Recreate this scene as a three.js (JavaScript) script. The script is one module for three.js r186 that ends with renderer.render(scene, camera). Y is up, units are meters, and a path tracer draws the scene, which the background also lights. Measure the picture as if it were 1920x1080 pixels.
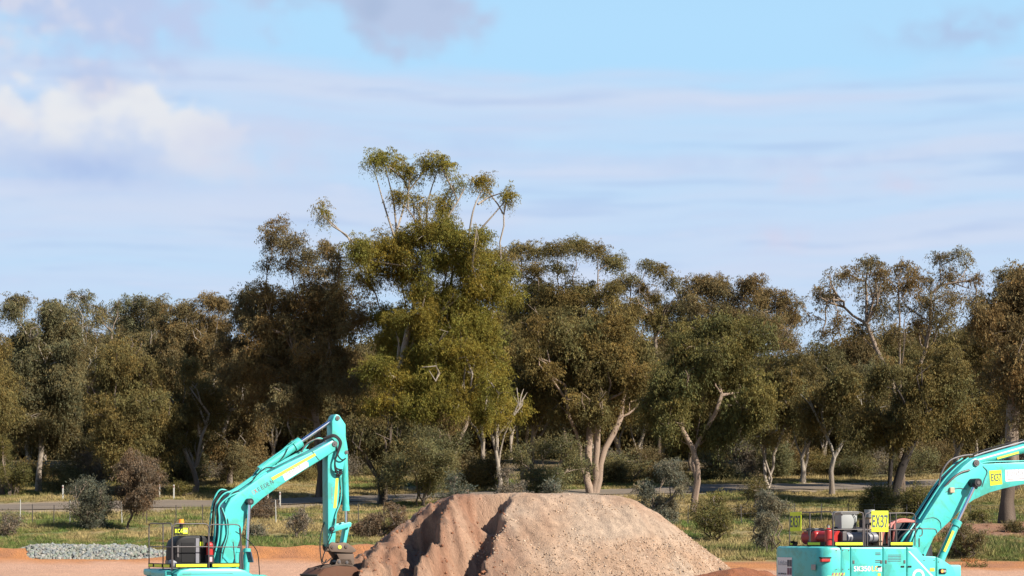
import * as THREE from 'three';
import { toCreasedNormals } from 'three/addons/utils/BufferGeometryUtils.js';
import { RoundedBoxGeometry } from 'three/addons/geometries/RoundedBoxGeometry.js';
import { ImprovedNoise } from 'three/addons/math/ImprovedNoise.js';
import { FontLoader } from 'three/addons/loaders/FontLoader.js';
import { TextGeometry } from 'three/addons/geometries/TextGeometry.js';

// ------------------------------------------------------------------ camera, sky, sun, exposure
const scene = new THREE.Scene();
const EYE = 3.2, F = 3780, HORIZON = 1003;              // eye height in metres; focal length and horizon row in photograph pixels
const camera = new THREE.PerspectiveCamera(2 * Math.atan(540 / F) * 180 / Math.PI, 16 / 9, 0.5, 2000);
camera.position.set(0, EYE, 0);
camera.lookAt(0, EYE, -10);
camera.setViewOffset(1920, 1080, 0, -(HORIZON - 540), 1920, 1080);

const renderer = new THREE.WebGLRenderer({ antialias: true });
renderer.toneMapping = THREE.LinearToneMapping;
renderer.toneMappingExposure = 2.1;
renderer.shadowMap.enabled = true;

const SUN_AZ = 57 * Math.PI / 180, SUN_EL = 35 * Math.PI / 180;   // to the right of and behind the camera
const sunDir = new THREE.Vector3(Math.sin(SUN_AZ) * Math.cos(SUN_EL), Math.sin(SUN_EL), Math.cos(SUN_AZ) * Math.cos(SUN_EL));
const sun = new THREE.DirectionalLight(new THREE.Color(1, 0.93, 0.82), 5);
sun.name = 'sun';
sun.position.copy(sunDir).multiplyScalar(200).add(new THREE.Vector3(0, 0, -110));
sun.target.position.set(0, 0, -110);
sun.castShadow = true; sun.shadow.radius = 1;
sun.shadow.mapSize.set(4096, 4096);
Object.assign(sun.shadow.camera, { left: -90, right: 90, top: 90, bottom: -90, near: 1, far: 500 });
scene.add(sun, sun.target);

const perlin = new ImprovedNoise();
const noise = (x, y, z = 0) => perlin.noise(x + 13.7, y + 41.3, z + 7.1);
function fbm(x, y, z = 0, o = 4) { let s = 0, a = 0.5; for (let i = 0; i < o; i++) { s += a * noise(x, y, z); x *= 2.03; y *= 2.03; z *= 2.03; a *= 0.5; } return s; }
const { clamp, smoothstep, lerp } = THREE.MathUtils;
const ss = (x, a, b) => (a < b ? smoothstep(x, a, b) : 1 - smoothstep(x, b, a));
const sl = (c) => { c /= 255; return c <= 0.04045 ? c / 12.92 : ((c + 0.055) / 1.055) ** 2.4; };
const rgb = (r, g, b) => [sl(r), sl(g), sl(b)];
const mix3 = (a, b, t) => [lerp(a[0], b[0], t), lerp(a[1], b[1], t), lerp(a[2], b[2], t)];

function makeSky() {
  const W = 4096, H = 2048, data = new Float32Array(W * H * 4), gain = 1 / renderer.toneMappingExposure;
  const horizonC = rgb(194, 222, 247), midC = rgb(178, 222, 254), zenC = [0.035, 0.11, 0.36];
  const veil = rgb(203, 220, 245), cream = rgb(235, 236, 239), pink = rgb(213, 221, 240), lav = rgb(184, 206, 240), grey = rgb(184, 201, 229);
  const blob = (a, e, ca, ce, ra, re) => Math.exp(-(((a - ca) / ra) ** 2) - ((e - ce) / re) ** 2);
  for (let row = 0; row < H; row++) {
    const e = ((row + 0.5) / H - 0.5) * 180;
    for (let col = 0; col < W; col++) {
      let az = ((col + 0.5) / W - 0.5) * 360 + 90; if (az > 180) az -= 360;
      const i = (row * W + col) * 4;
      let c;
      if (e < -0.5) c = [0.3, 0.33, 0.36];
      else {
        const t = Math.max(0, e);
        c = mix3(horizonC, midC, ss(t, 3, 13.5));
        c = mix3(c, zenC, ss(t, 14, 58) ** 0.65);
        const ph = az * Math.PI / 180, nx = Math.cos(ph) * 60, nz = Math.sin(ph) * 60;
        const wob = fbm(nx * 0.09, nz * 0.09, e * 0.1, 3);
        // thin sheet of drawn-out cloud lying along the horizon, all round
        const e2 = e + wob * 0.9 + (Math.abs(az) < 90 ? az * 0.012 : 0);
        const rag = fbm(nx * 0.22, nz * 0.22, e * 0.9 + 2, 4);
        const band = 1 - ss(e2 + rag * 0.7, 12.35, 13.35);
        const st = fbm(nx * 0.045, nz * 0.045, e2 * 0.9, 4), st2 = fbm(nx * 0.085, nz * 0.085, e2 * 2.4 + 9, 5);
        let a = clamp(band * ss(e2, 0.5, 9) * (0.74 + 1.0 * st + 0.6 * st2), 0, 0.97);
        c = mix3(c, mix3(veil, lav, ss(st2 + rag * 0.3, -0.05, 0.4) * 0.6), a);
        c = mix3(c, pink, ss(st + rag * 0.35, 0.05, 0.45) * band * 0.4);
        c = mix3(c, rgb(216, 227, 246), ss(st2 * 0.9 + rag * 0.35 + 0.25 * st, 0.1, 0.4) * band * ss(e2, 3, 7) * 0.6);
        c = mix3(c, rgb(174, 196, 234), ss(-st2 * 0.9 - rag * 0.3 + 0.2 * st, 0.12, 0.42) * band * ss(e2, 4, 8) * 0.45);
        // heaped clouds higher up, all round
        if (e > 8) {
          const n1 = fbm(nx * 0.1, nz * 0.1, e * 0.17 + 5, 6);
          const g = ss(n1, 0.14, 0.4) * ss(e, 12.8, 16) * (1 - ss(e, 35, 60)) * (Math.abs(az) < 16 ? ss(e, 14.2, 17) : 1);
          c = mix3(c, mix3(grey, cream, ss(n1 + fbm(nx * 0.3, nz * 0.3, e * 0.5, 3) * 0.5, 0.28, 0.5)), g * 0.7);
        }
        if (Math.abs(az) < 22 && e < 20) {
          const d1 = fbm(az * 0.5, e * 0.7, 3.3, 5), d2 = fbm(az * 1.2, e * 1.5, 8.8, 4), d3 = fbm(az * 0.32, e * 0.5, 17, 3);
          // white heap left of the tall trees: flat lavender base, cream top
          const top = 12.6 - ((az + 11.8) / 4.4) ** 2 * 1.5 + d1 * 1.5 + d2 * 1.1;
          let m = ss(top - e, -0.12, 0.45) * ss(e - (9.85 + d2 * 0.4), -0.45, 0.6) * (1 - ss(az, -9.2 + d1 * 2.5, -6.0 + d1 * 2.5));
          const lit = ss(d1 * 1.1 + d2 * 0.8 + (e - 11.0) * 0.34 + (az + 12.2) * 0.11, -0.5, 0.42);
          c = mix3(c, mix3(mix3(lav, pink, 0.6), cream, lit), m * 0.9);
          m = blob(az, e, -12.0, 10.1, 2.2, 0.6) * (0.62 + d2 * 0.7);
          c = mix3(c, rgb(170, 192, 234), clamp(m, 0, 0.75));
          m = blob(az, e, -7.4, 10.6, 2.8, 1.0) * clamp(0.62 + d1 * 1.3, 0, 1);
          c = mix3(c, rgb(206, 213, 237), clamp(m, 0, 0.85));
          // cloud in the upper left corner
          m = ss(1.2 + d1 * 1.5 + d3 * 0.8 - Math.hypot((az + 12.6) / 4.0, (e - 14.9) / 2.6), 0, 0.9);
          c = mix3(c, mix3(rgb(188, 201, 233), rgb(220, 218, 232), ss(d2 + d1 * 0.6 - (az + 13) * 0.12, -0.2, 0.35)), m * 0.85);
          m = blob(az, e, -9.6, 14.1, 2.6, 0.75) * clamp(0.55 + d1 * 1.4, 0, 1);
          c = mix3(c, rgb(192, 205, 237), m * 0.75);
          // grey cloud at the top, left of centre
          m = ss(1.0 + d1 * 1.3 + d2 * 0.4 - Math.hypot((az + 3.9) / 4.3, (e - 15.3) / 2.1), 0, 0.8);
          c = mix3(c, mix3(rgb(185, 199, 228), rgb(172, 188, 219), ss(d3, 0, 0.3)), m * 0.92);
          // small smudge at the upper right
          m = blob(az, e, 12.6, 13.75, 2.0, 0.5) * clamp(0.7 + d2 * 2.0, 0, 1.1);
          c = mix3(c, rgb(176, 196, 229), clamp(m * 0.8, 0, 0.75));
          // rosy puffs low on the right
          for (const [pa, pe, pr] of [[8.1, 9.95, 1.0], [7.6, 8.25, 0.9], [11.0, 9.75, 0.8]]) {
            m = blob(az, e, pa, pe, pr, pr * 0.4) * clamp(0.6 + d2 * 2, 0, 1);
            c = mix3(c, rgb(212, 212, 234), m * 0.7);
          }
          m = blob(az, e, -1.2, 10.9, 3.2, 0.4) * clamp(0.4 + d1 * 2, 0, 1) + blob(az, e, 8, 10.4, 5.5, 0.3) * clamp(0.45 + d2 * 1.5, 0, 1);
          c = mix3(c, lav, clamp(m * 0.5, 0, 0.6));
        }
      }
      data[i] = c[0] * gain; data[i + 1] = c[1] * gain; data[i + 2] = c[2] * gain; data[i + 3] = 1;
    }
  }
  const t = new THREE.DataTexture(data, W, H, THREE.RGBAFormat, THREE.FloatType);
  t.mapping = THREE.EquirectangularReflectionMapping; t.magFilter = THREE.LinearFilter; t.minFilter = THREE.LinearFilter; t.needsUpdate = true;
  return t;
}
const skyTexture = makeSky();
scene.background = skyTexture; scene.environment = skyTexture;

// ------------------------------------------------------------------ helpers
function rng(seed) { let a = seed >>> 0; return () => { a = (a + 0x6D2B79F5) | 0; let t = Math.imul(a ^ (a >>> 15), 1 | a); t = (t + Math.imul(t ^ (t >>> 7), 61 | t)) ^ t; return ((t ^ (t >>> 14)) >>> 0) / 4294967296; }; }
const alb = (r, g, b) => rgb(r, g, b).map((v) => v * 0.53);   // surface colours as photographed, brought down to base colours
const gauss = (r) => { let u = 0; for (let i = 0; i < 4; i++) u += r(); return (u - 2) * 1.73; };
const V = (x, y, z) => new THREE.Vector3(x, y, z);
const names = new Map();
function numbered(n) { const k = names.get(n) ?? 0; names.set(n, k + 1); return k ? `${n}_${String(k).padStart(3, '0')}` : n; }
function add(parent, name, geometry, material) {
  const m = new THREE.Mesh(geometry, material);
  m.name = parent === scene ? numbered(name) : name; m.castShadow = m.receiveShadow = true; parent.add(m); return m;
}
function thing(name, label, category, pos = [0, 0, 0], turn = 0, group) {
  const o = new THREE.Group(); o.name = numbered(name); o.position.set(...pos); o.rotation.y = turn;
  o.userData = { label, category }; if (group) o.userData.group = group; scene.add(o); return o;
}
function structure(o, label, category) { o.userData.kind = 'structure'; if (label) o.userData.label = label; if (category) o.userData.category = category; return o; }
const standard = (color, roughness = 0.8, extra = {}) => new THREE.MeshStandardMaterial({ color: new THREE.Color().setRGB(...color), roughness, metalness: 0, ...extra });
const tinted = (roughness = 0.9, extra = {}) => new THREE.MeshStandardMaterial({ vertexColors: true, roughness, ...extra });

function noiseTexture(size, fn, srgb = false) {
  const d = new Uint8Array(size * size * 4);
  for (let y = 0; y < size; y++) for (let x = 0; x < size; x++) { const v = fn(x / size, y / size); for (let c = 0; c < 3; c++) d[(y * size + x) * 4 + c] = clamp(Math.round((Array.isArray(v) ? v[c] : v) * 255), 0, 255); d[(y * size + x) * 4 + 3] = 255; }
  const t = new THREE.DataTexture(d, size, size); t.wrapS = t.wrapT = THREE.RepeatWrapping; t.magFilter = THREE.LinearFilter; t.minFilter = THREE.LinearMipmapLinearFilter; t.generateMipmaps = true;
  if (srgb) t.colorSpace = THREE.SRGBColorSpace; t.needsUpdate = true; return t;
}
// tileable noise on a torus
const tn = (u, v, f, s) => { const a = u * Math.PI * 2, b = v * Math.PI * 2, r = f / (Math.PI * 2); return noise(Math.cos(a) * r + s, Math.sin(a) * r + Math.cos(b) * r * 0.9, Math.sin(b) * r + s * 0.37); };
const grainBump = noiseTexture(512, (u, v) => 0.5 + 0.3 * tn(u, v, 60, 3) + 0.3 * tn(u, v, 130, 9) + 0.2 * tn(u, v, 18, 5));
const grainColor = noiseTexture(512, (u, v) => { const k = 0.86 + 0.16 * tn(u, v, 40, 1) + 0.2 * tn(u, v, 110, 4) + 0.1 * tn(u, v, 9, 8); return [k, k * 0.985, k * 0.965]; });

// ------------------------------------------------------------------ terrain
function groundY(X, d) {
  const plane = (q) => 0.0791 * (q - 60.7);
  let y = d < 190 ? Math.max(0, plane(d)) * ss(d, 64, 76) : plane(190) + (d - 190) * 0.02;
  if (d > 86) {
    const k = ss(d, 86, 95);
    y += k * (0.22 * noise(X * 0.07, d * 0.06, 2) + 0.07 * noise(X * 0.33, d * 0.3, 5));
    // spoil bank along the edge of the graded pad
    const e = d - padEdge(X), pile = ss(X, -20.7, -21.4) + ss(X, -15.6, -13.5) * ss(X, -2, -5) ;
    y += Math.exp(-(((e - 1.8) / 1.1) ** 2)) * clamp(pile, 0, 1) * (0.42 + 0.35 * fbm(X * 0.5, d * 0.5, 1, 3));
    y += Math.exp(-(((e - 1.3) / 1.2) ** 2)) * ss(X, 14, 20) * 0.1;
    // low bank of red soil beyond the paddock on the far right
    y += Math.exp(-(((d - 105.5 - noise(X * 0.2, 3) * 0.8) / 0.8) ** 2)) * ss(X, 19, 22.5) * (0.25 + 0.2 * noise(X * 0.7, 1));
  }
  return y;
}
function padEdge(X) { return X < 5 ? 87.2 + 0.5 * noise(X * 0.25, 4.4) : 83.4 + 0.9 * noise(X * 0.16, 4.4); }
const at = (px, d) => (px - 960) / F * d;                          // sideways metres of a photograph column at a distance
const hgt = (py, d) => EYE + (HORIZON - py) / F * d;
const rowD = (py) => 30240 / (py - 704);                            // distance of a ground row on the slope

const straw = alb(190, 166, 112), olive = alb(132, 128, 62), green = alb(98, 122, 44), soil = alb(196, 132, 88), litter = alb(128, 104, 70), orange = alb(226, 150, 84), pinkDirt = alb(236, 184, 150), redSoil = alb(168, 122, 92);
function groundColor(X, d) {
  const n1 = fbm(X * 0.09, d * 0.11, 3, 4), n2 = fbm(X * 0.5, d * 0.45, 11, 3), n3 = noise(X * 1.7, d * 1.7, 21);
  let c = mix3(straw, olive, ss(n1 + n2 * 0.4, -0.22, 0.16));
  c = mix3(c, green, ss(n1 * 0.8 + n2 * 0.55 + (d > 92 && d < 118 ? 0.14 : 0.0), 0.02, 0.28) * 0.85);
  if (X > 8 && d < 112) c = mix3(c, green, 0.35 * ss(n2, -0.2, 0.2));
  c = mix3(c, litter, ss(d + n1 * 18, 152, 172) * 0.75);
  const e = d - padEdge(X);
  c = mix3(c, mix3(orange, soil, ss(n2, -0.2, 0.25)), ss(e + n2 * 1.4, 3.6, 2.6));
  if (X > 17) c = mix3(c, redSoil, ss(Math.abs(d - 103 + n2 * 1.5), 4.2, 2.2) * ss(X + n1 * 3, 18.5, 21.5));
  c = mix3(c, soil, ss(n1 - n2 * 0.5, 0.3, 0.42) * 0.6);
  const k = 1 + n3 * 0.16;
  return [c[0] * k, c[1] * k, c[2] * k];
}
function sheet(xs, ds, yOf, colOf, uvScale = 0.25) {
  const P = [], C = [], U = [], I = [], nx = xs.length;
  ds.forEach((dv) => xs.forEach((x) => {
    const d = typeof dv === 'function' ? dv(x) : dv;
    P.push(x, yOf(x, d), -d); C.push(...colOf(x, d)); U.push(x * uvScale, d * uvScale);
  }));
  for (let j = 0; j + 1 < ds.length; j++) for (let i = 0; i + 1 < nx; i++) { const a = j * nx + i; I.push(a, a + 1, a + nx, a + 1, a + nx + 1, a + nx); }
  const g = new THREE.BufferGeometry();
  g.setAttribute('position', new THREE.Float32BufferAttribute(P, 3)); g.setAttribute('color', new THREE.Float32BufferAttribute(C, 3)); g.setAttribute('uv', new THREE.Float32BufferAttribute(U, 2));
  g.setIndex(I); g.computeVertexNormals(); return g;
}
const range = (a, b, s) => { const r = []; for (let x = a; x < b - 1e-6; x += s) r.push(x); r.push(b); return r; };
const groundMat = tinted(0.95, { map: grainColor, bumpMap: grainBump, bumpScale: 0.05 });
{
  const xs = [...range(-700, -60, 80), ...range(-58, -34, 2), ...range(-33.6, 33.6, 0.4), ...range(34, 58, 2), ...range(60, 700, 80)];
  const ds = [...range(-300, 40, 40), ...range(44, 80, 3), ...range(80.4, 125, 0.4), ...range(126, 190, 1.2), ...range(192, 300, 6), ...range(340, 900, 80)];
  structure(add(scene, 'ground', sheet(xs, ds, groundY, groundColor), groundMat), 'grassy paddock ground with straw and green patches', 'ground');
  // graded pad in front: pinkish bare dirt
  const px = range(-60, 60, 0.8), pd = [-40, 20, 45, 55, 60, ...range(63, 82, 1), (x) => Math.max(padEdge(x) - 2.5, 82.3), (x) => padEdge(x) - 1, (x) => padEdge(x) + 0.1 + noise(x * 1.3, 2) * 0.3, (x) => padEdge(x) + 0.8];
  const padY = (x, d) => groundY(x, d) + 0.03 - ss(d - padEdge(x), 0.2, 0.8) * 0.2;
  const padC = (x, d) => { const k = 1 + 0.22 * fbm(x * 0.3, d * 0.12, 8, 4), e = d - padEdge(x); const c = mix3(pinkDirt, orange, ss(e + fbm(x * 0.6, d * 0.6, 2, 2) * 1.5, -1.6, -0.4)); return c.map((v) => v * k); };
  structure(add(scene, 'dirt_pad', sheet(px, pd, padY, padC), groundMat), 'graded pinkish bare dirt pad in front of the paddock', 'dirt pad');
}
// sealed road crossing behind the paddock
const ROAD = { p: V(-23.6, 0, -124), q: V(23, 0, -145) };
{
  const dir = ROAD.q.clone().sub(ROAD.p).normalize(), nrm = V(-dir.z, 0, dir.x).negate();
  const strip = (o0, o1, lift, colOf, jag = 0) => {
    const P = [], C = [], U = [], I = []; let n = 0; const M = 5;
    for (let s = -60; s <= 120; s += 0.75, n++) for (let k = 0; k < M; k++) {
      const o = lerp(o0, o1, k / (M - 1)) + (k === 0 || k === M - 1 ? jag * noise(s * 0.9, k, 4) : 0), p = ROAD.p.clone().addScaledVector(dir, s).addScaledVector(nrm, o);
      P.push(p.x, groundY(p.x, -p.z) + lift - (jag && (k === 0 || k === M - 1) ? lift * 0.9 : 0), p.z); C.push(...colOf(s, o)); U.push(s * 0.3, o * 0.3);
      if (n && k) { const a = n * M + k; I.push(a - 1 - M, a - M, a - 1, a - M, a, a - 1); }
    }
    const g = new THREE.BufferGeometry(); g.setAttribute('position', new THREE.Float32BufferAttribute(P, 3)); g.setAttribute('color', new THREE.Float32BufferAttribute(C, 3)); g.setAttribute('uv', new THREE.Float32BufferAttribute(U, 2)); g.setIndex(I); g.computeVertexNormals();
    if (g.attributes.normal.getY(10) < 0) { for (let i = 0; i < I.length; i += 3) { const t = I[i]; I[i] = I[i + 1]; I[i + 1] = t; } g.setIndex(I); g.computeVertexNormals(); }
    return g;
  };
  const shade = (c, f) => (s, o) => { const k = 1 + 0.3 * fbm(s * f, o * f, 3, 3); return c.map((v) => v * k); };
  structure(add(scene, 'road_shoulder', strip(-5, 5, 0.06, shade(alb(186, 164, 132), 0.6), 0.9), groundMat), 'pale gravel shoulder along the sealed road', 'road shoulder');
  structure(add(scene, 'road', strip(-2.8, 2.8, 0.1, shade(alb(152, 136, 118), 0.5)), tinted(0.85, { map: grainColor, bumpMap: grainBump, bumpScale: 0.01 })), 'grey sealed country road crossing behind the paddock', 'road');
}

// ------------------------------------------------------------------ trees: trunk and limbs as one tapered skeleton, crown of leafy sprigs
function leafSprig(seed, strands, per, R, len, wid, droop) {      // drooping twigs with leaves hanging along them
  const r = rng(seed), P = [], C = [], I = [], d = V(), s = V(), c = V(), o = V(), q = V();
  for (let k = 0; k < strands; k++) {
    do c.set(r() * 2 - 1, r() * 2 - 1, r() * 2 - 1); while (c.lengthSq() > 1);
    o.copy(c).normalize(); c.multiplyScalar(R * 0.55); const L0 = R * (0.5 + 0.8 * r()), tone = 0.8 + 0.4 * r();
    for (let i = 0; i < per; i++) {
      const t = (i + r()) / per; q.copy(c).addScaledVector(o, L0 * t); q.y -= droop * L0 * t * t * 1.1; q.x += (r() - 0.5) * R * 0.3; q.y += (r() - 0.5) * R * 0.3; q.z += (r() - 0.5) * R * 0.3;
      d.set(r() * 2 - 1, r() * 2 - 1 - droop * 1.6, r() * 2 - 1).normalize(); s.set(r() * 2 - 1, r() * 2 - 1, r() * 2 - 1).cross(d).normalize();
      const L = len * (0.55 + 0.9 * r()), w = wid * (0.6 + 0.8 * r()), v = tone * (0.75 + 0.5 * r()), h = (r() - 0.5) * 0.2, n = P.length / 3;
      P.push(q.x, q.y, q.z, q.x + d.x * L * 0.4 + s.x * w, q.y + d.y * L * 0.4 + s.y * w, q.z + d.z * L * 0.4 + s.z * w, q.x + d.x * L, q.y + d.y * L, q.z + d.z * L, q.x + d.x * L * 0.4 - s.x * w, q.y + d.y * L * 0.4 - s.y * w, q.z + d.z * L * 0.4 - s.z * w);
      for (let j = 0; j < 4; j++) C.push(v * (1 + h), v, v * (1 - h));
      I.push(n, n + 1, n + 2, n, n + 2, n + 3);
    }
  }
  const g = new THREE.BufferGeometry(); g.setAttribute('position', new THREE.Float32BufferAttribute(P, 3)); g.setAttribute('color', new THREE.Float32BufferAttribute(C, 3)); g.setIndex(I); return g;
}
const leafMat = new THREE.MeshPhysicalMaterial({ vertexColors: true, roughness: 0.8, transmission: 0.36, thickness: 0, specularIntensity: 0.22, side: THREE.DoubleSide, flatShading: true });
leafMat.name = 'leaf';
const SPRIGS = [0, 1, 2, 3].map((k) => leafSprig(11 + k, 9, 10, 0.5, 0.15, 0.024, 0.75));
const FINE = [0, 1].map((k) => leafSprig(31 + k, 9, 9, 0.42, 0.1, 0.017, 0.1));
const barkMat = tinted(0.9, { bumpMap: grainBump, bumpScale: 0.02 });

function pushTube(out, pts, radii, sides, colOf) {
  const up = V(0.31, 0.2, 0.93).normalize(), t = V(), a = V(), b = V(), base = out.P.length / 3;
  for (let i = 0; i < pts.length; i++) {
    t.copy(pts[Math.min(i + 1, pts.length - 1)]).sub(pts[Math.max(i - 1, 0)]).normalize();
    a.crossVectors(t, up).normalize(); b.crossVectors(t, a);
    for (let k = 0; k < sides; k++) {
      const w = k / sides * Math.PI * 2, r = radii[i];
      out.P.push(pts[i].x + (a.x * Math.cos(w) + b.x * Math.sin(w)) * r, pts[i].y + (a.y * Math.cos(w) + b.y * Math.sin(w)) * r, pts[i].z + (a.z * Math.cos(w) + b.z * Math.sin(w)) * r);
      out.U.push(k / sides * 2, i * 0.8); out.C.push(...colOf(pts[i], r, k));
      if (i) { const q = base + i * sides + k, q2 = base + i * sides + (k + 1) % sides; out.I.push(q - sides, q2 - sides, q, q2 - sides, q2, q); }
    }
  }
}
function finish(out) {
  const g = new THREE.BufferGeometry(); g.setAttribute('position', new THREE.Float32BufferAttribute(out.P, 3)); g.setAttribute('color', new THREE.Float32BufferAttribute(out.C, 3)); g.setAttribute('uv', new THREE.Float32BufferAttribute(out.U, 2)); g.setIndex(out.I); g.computeVertexNormals(); return g;
}
const HUE = {
  olive: [0.158, 0.120, 0.038], brown: [0.168, 0.120, 0.048], yellow: [0.188, 0.152, 0.024], grey: [0.146, 0.122, 0.054], dark: [0.116, 0.094, 0.034],
  silver: [0.165, 0.152, 0.100], blue: [0.112, 0.114, 0.076], rust: [0.160, 0.110, 0.066], green: [0.134, 0.116, 0.034], feather: [0.160, 0.142, 0.058], twig: [0.18, 0.146, 0.100],
};
const BARK = { pale: [alb(206, 190, 172), alb(140, 120, 104)], brown: [alb(182, 160, 140), alb(96, 78, 64)], dark: [alb(150, 130, 114), alb(62, 52, 46)], red: [alb(200, 172, 150), alb(126, 100, 84)], white: [alb(214, 202, 188), alb(150, 132, 114)] };

// spec: base (px, d), clumps [[px, py, rx, ry, dz]] in photograph pixels at that distance, or a crown box to fill
function makeTree(name, label, group, spec) {
  const { px, d, seed, hue = 'olive', bark = 'brown', dens = 1, sprigs = SPRIGS, trunkR = 0.26, lean = 0, forks = 1, size = 1, twigs = 6, category = 'tree' } = spec;
  const r = rng(seed * 7919 + 5), ppm = F / d, X0 = at(px, d), Y0 = groundY(X0, d) - 0.06;
  const o = thing(name, label, category, [X0, Y0, -d], 0, group);
  const clumps = (spec.clumps ?? []).map(([cx, cy, rx0, ry0, dz = (r() - 0.5) * 2 * (spec.deep ?? 2)], i) => {
    const f = i < (spec.bare ?? 0) ? 0.86 : 1, rx = rx0 * f, ry = ry0 * f;
    const dd = d - dz; return { c: V(at(cx, dd) - X0, hgt(cy, dd) - Y0, dz), rx: rx / ppm, ry: ry / ppm, rz: rx / ppm * (0.85 + 0.3 * r()) };
  });
  for (const box of spec.boxes ?? (spec.box ? [spec.box] : [])) {
    const [l, rr, top, bot, cr0 = 1.15] = box, cx = at((l + rr) / 2, d) - X0, hw = (rr - l) / 2 / ppm, cy0 = hgt(bot, d) - Y0, cy1 = hgt(top, d) - Y0, hh = (cy1 - cy0) / 2;
    const cz = Math.min(hw, spec.deep ?? 4), nb = Math.max(7, Math.round((spec.fill ?? 1) * 0.62 * (hw * hh * 4) / (cr0 * cr0 * 1.7) * (0.6 + 0.25 * cz / cr0)));
    for (let i = 0; i < nb; i++) {           // boughs, each a handful of leaf clumps
      const q = V(); let tries = 0; const cr = (spec.loose ? 0.75 : 1) * cr0; do q.set(r() * 2 - 1, r() * 2 - 1, r() * 2 - 1); while ((Math.abs(q.x) ** 2.6 + Math.abs(q.y) ** 2.6 > (q.y > 0 ? 1 - 0.35 * r() : 1)) && ++tries < 60);
      const bx = cx + q.x * Math.max(0.2, hw - cr * 0.75), by = (cy0 + cy1) / 2 + q.y * Math.max(0.2, hh - cr * 0.6), bz = q.z * Math.max(0.3, cz - cr * 0.4), m = 2 + Math.floor(r() * 3.4);
      for (let j = 0; j < m; j++) {
        const R = cr * (0.42 + 0.5 * r()), a = r() * 6.28, f = j ? cr * (0.5 + 0.55 * r()) : 0;
        clumps.push({ c: V(bx + Math.cos(a) * f, by + (r() - 0.6) * cr * 1.25, bz + Math.sin(a) * f * 0.9), rx: R, ry: R * (0.75 + 0.45 * r()), rz: R });
      }
    }
  }
  if (spec.clumps) for (const c of clumps.slice(spec.bare ?? 0)) for (let i = 0; i < 2; i++) {    // smaller tufts beside each clump
    const f = 0.5 + 0.35 * r(), a = r() * 6.28, q = 0.75 + 0.45 * r();
    clumps.push({ c: V(c.c.x + Math.cos(a) * c.rx * q, c.c.y + (r() - 0.55) * c.ry * 1.5, c.c.z + Math.sin(a) * c.rz * q), rx: c.rx * f, ry: c.ry * (f + 0.1), rz: c.rz * f });
  }
  // trunk and greedy limbs
  const nodes = [], cen = V(); clumps.forEach((c) => cen.add(c.c)); cen.multiplyScalar(1 / clumps.length);
  const low = Math.min(...clumps.map((c) => c.c.y - c.ry)), high = Math.max(...clumps.map((c) => c.c.y));
  for (let f = 0; f < forks; f++) {
    let prev = -1; const topY = lerp(low, high, spec.trunkTop ?? 0.5), ang = f / forks * 6.28 + seed, sp = forks > 1 ? (spec.spread ?? 1.1) : 0.15;
    const tx = cen.x * 0.7 + Math.cos(ang) * sp + lean, tz = cen.z * 0.5 + Math.sin(ang) * sp * 0.7, M = 7;
    for (let i = 0; i <= M; i++) {
      const t = i / M, k = spec.forkAt ? ss(t, spec.forkAt, 1) : t ** 1.35;
      if (f && spec.forkAt && t < spec.forkAt) { prev = i; continue; }
      nodes.push({ p: V(tx * k + (i ? noise(seed, t * 3.1, f + 3) * (spec.wiggle ?? 0.5) : 0) + (forks > 1 && !spec.forkAt ? Math.cos(ang) * 0.18 : 0), topY * t, tz * k + (i ? noise(seed + 9, t * 3.1, f) * (spec.wiggle ?? 0.5) : 0)), parent: prev, w: 0, trunk: true });
      prev = nodes.length - 1;
    }
  }
  const order = clumps.slice().sort((a, b) => a.c.distanceTo(cen) - b.c.distanceTo(cen));
  for (const c of order) {
    let best = 0, bd = 1e9;
    nodes.forEach((n, i) => {
      const dy = c.c.y - n.p.y, hz = Math.hypot(c.c.x - n.p.x, c.c.z - n.p.z), dist = (n.p.distanceTo(c.c) + 1.3 * hz) * (dy < 0.25 ? 2.2 : 1) + (n.trunk && n.p.y < low * 0.55 ? 6 : 0) + (n.tip ? 1.6 : 0);
      if (dist < bd) { bd = dist; best = i; }
    });
    const s = nodes[best].p, e = c.c.clone(); e.y -= c.ry * 0.25;
    const len = s.distanceTo(e); let prev = best; const steps = Math.max(2, Math.min(5, Math.round(len / 0.9)));
    for (let i = 1; i <= steps; i++) {
      const t = i / steps, p = s.clone().lerp(e, t);
      p.y += Math.sin(t * Math.PI) * len * (0.02 + 0.1 * (r() - 0.6)); p.x += (r() - 0.5) * 0.14 * len * Math.sin(t * 3.1); p.z += (r() - 0.5) * 0.14 * len * Math.sin(t * 3.1);
      nodes.push({ p, parent: prev, w: 0, tip: i === steps }); prev = nodes.length - 1;
    }
    c.node = prev; for (let q = prev; q >= 0; q = nodes[q].parent) nodes[q].w += c.rx;
  }
  const wMax = Math.max(...nodes.map((n) => n.w)), rad = (n) => Math.max(spec.minR ?? 0.03, 0.72 * trunkR * Math.pow(n.w / wMax, 0.5));
  const out = { P: [], C: [], U: [], I: [] }, [bl, bdk] = BARK[bark], roughTo = spec.rough ?? 0.25, topR = high;
  const bcol = (p, rr, k) => { const n = noise(p.x * 1.6 + k, p.y * 0.7, seed) + 0.6 * noise(k * 2.3, p.y * 2.2, seed + 4); const t = clamp(0.5 + n * 1.1 + (roughTo - p.y / topR) * 2.4, 0, 1); const c = mix3(bl, bdk, t), m = 0.85 + 0.3 * Math.abs(noise(k * 1.7, p.y * 5, 2)); return [c[0] * m, c[1] * m, c[2] * m]; };
  // chains of nodes into tubes
  const kids = nodes.map(() => []); nodes.forEach((n, i) => n.parent >= 0 && kids[n.parent].push(i));
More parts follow.
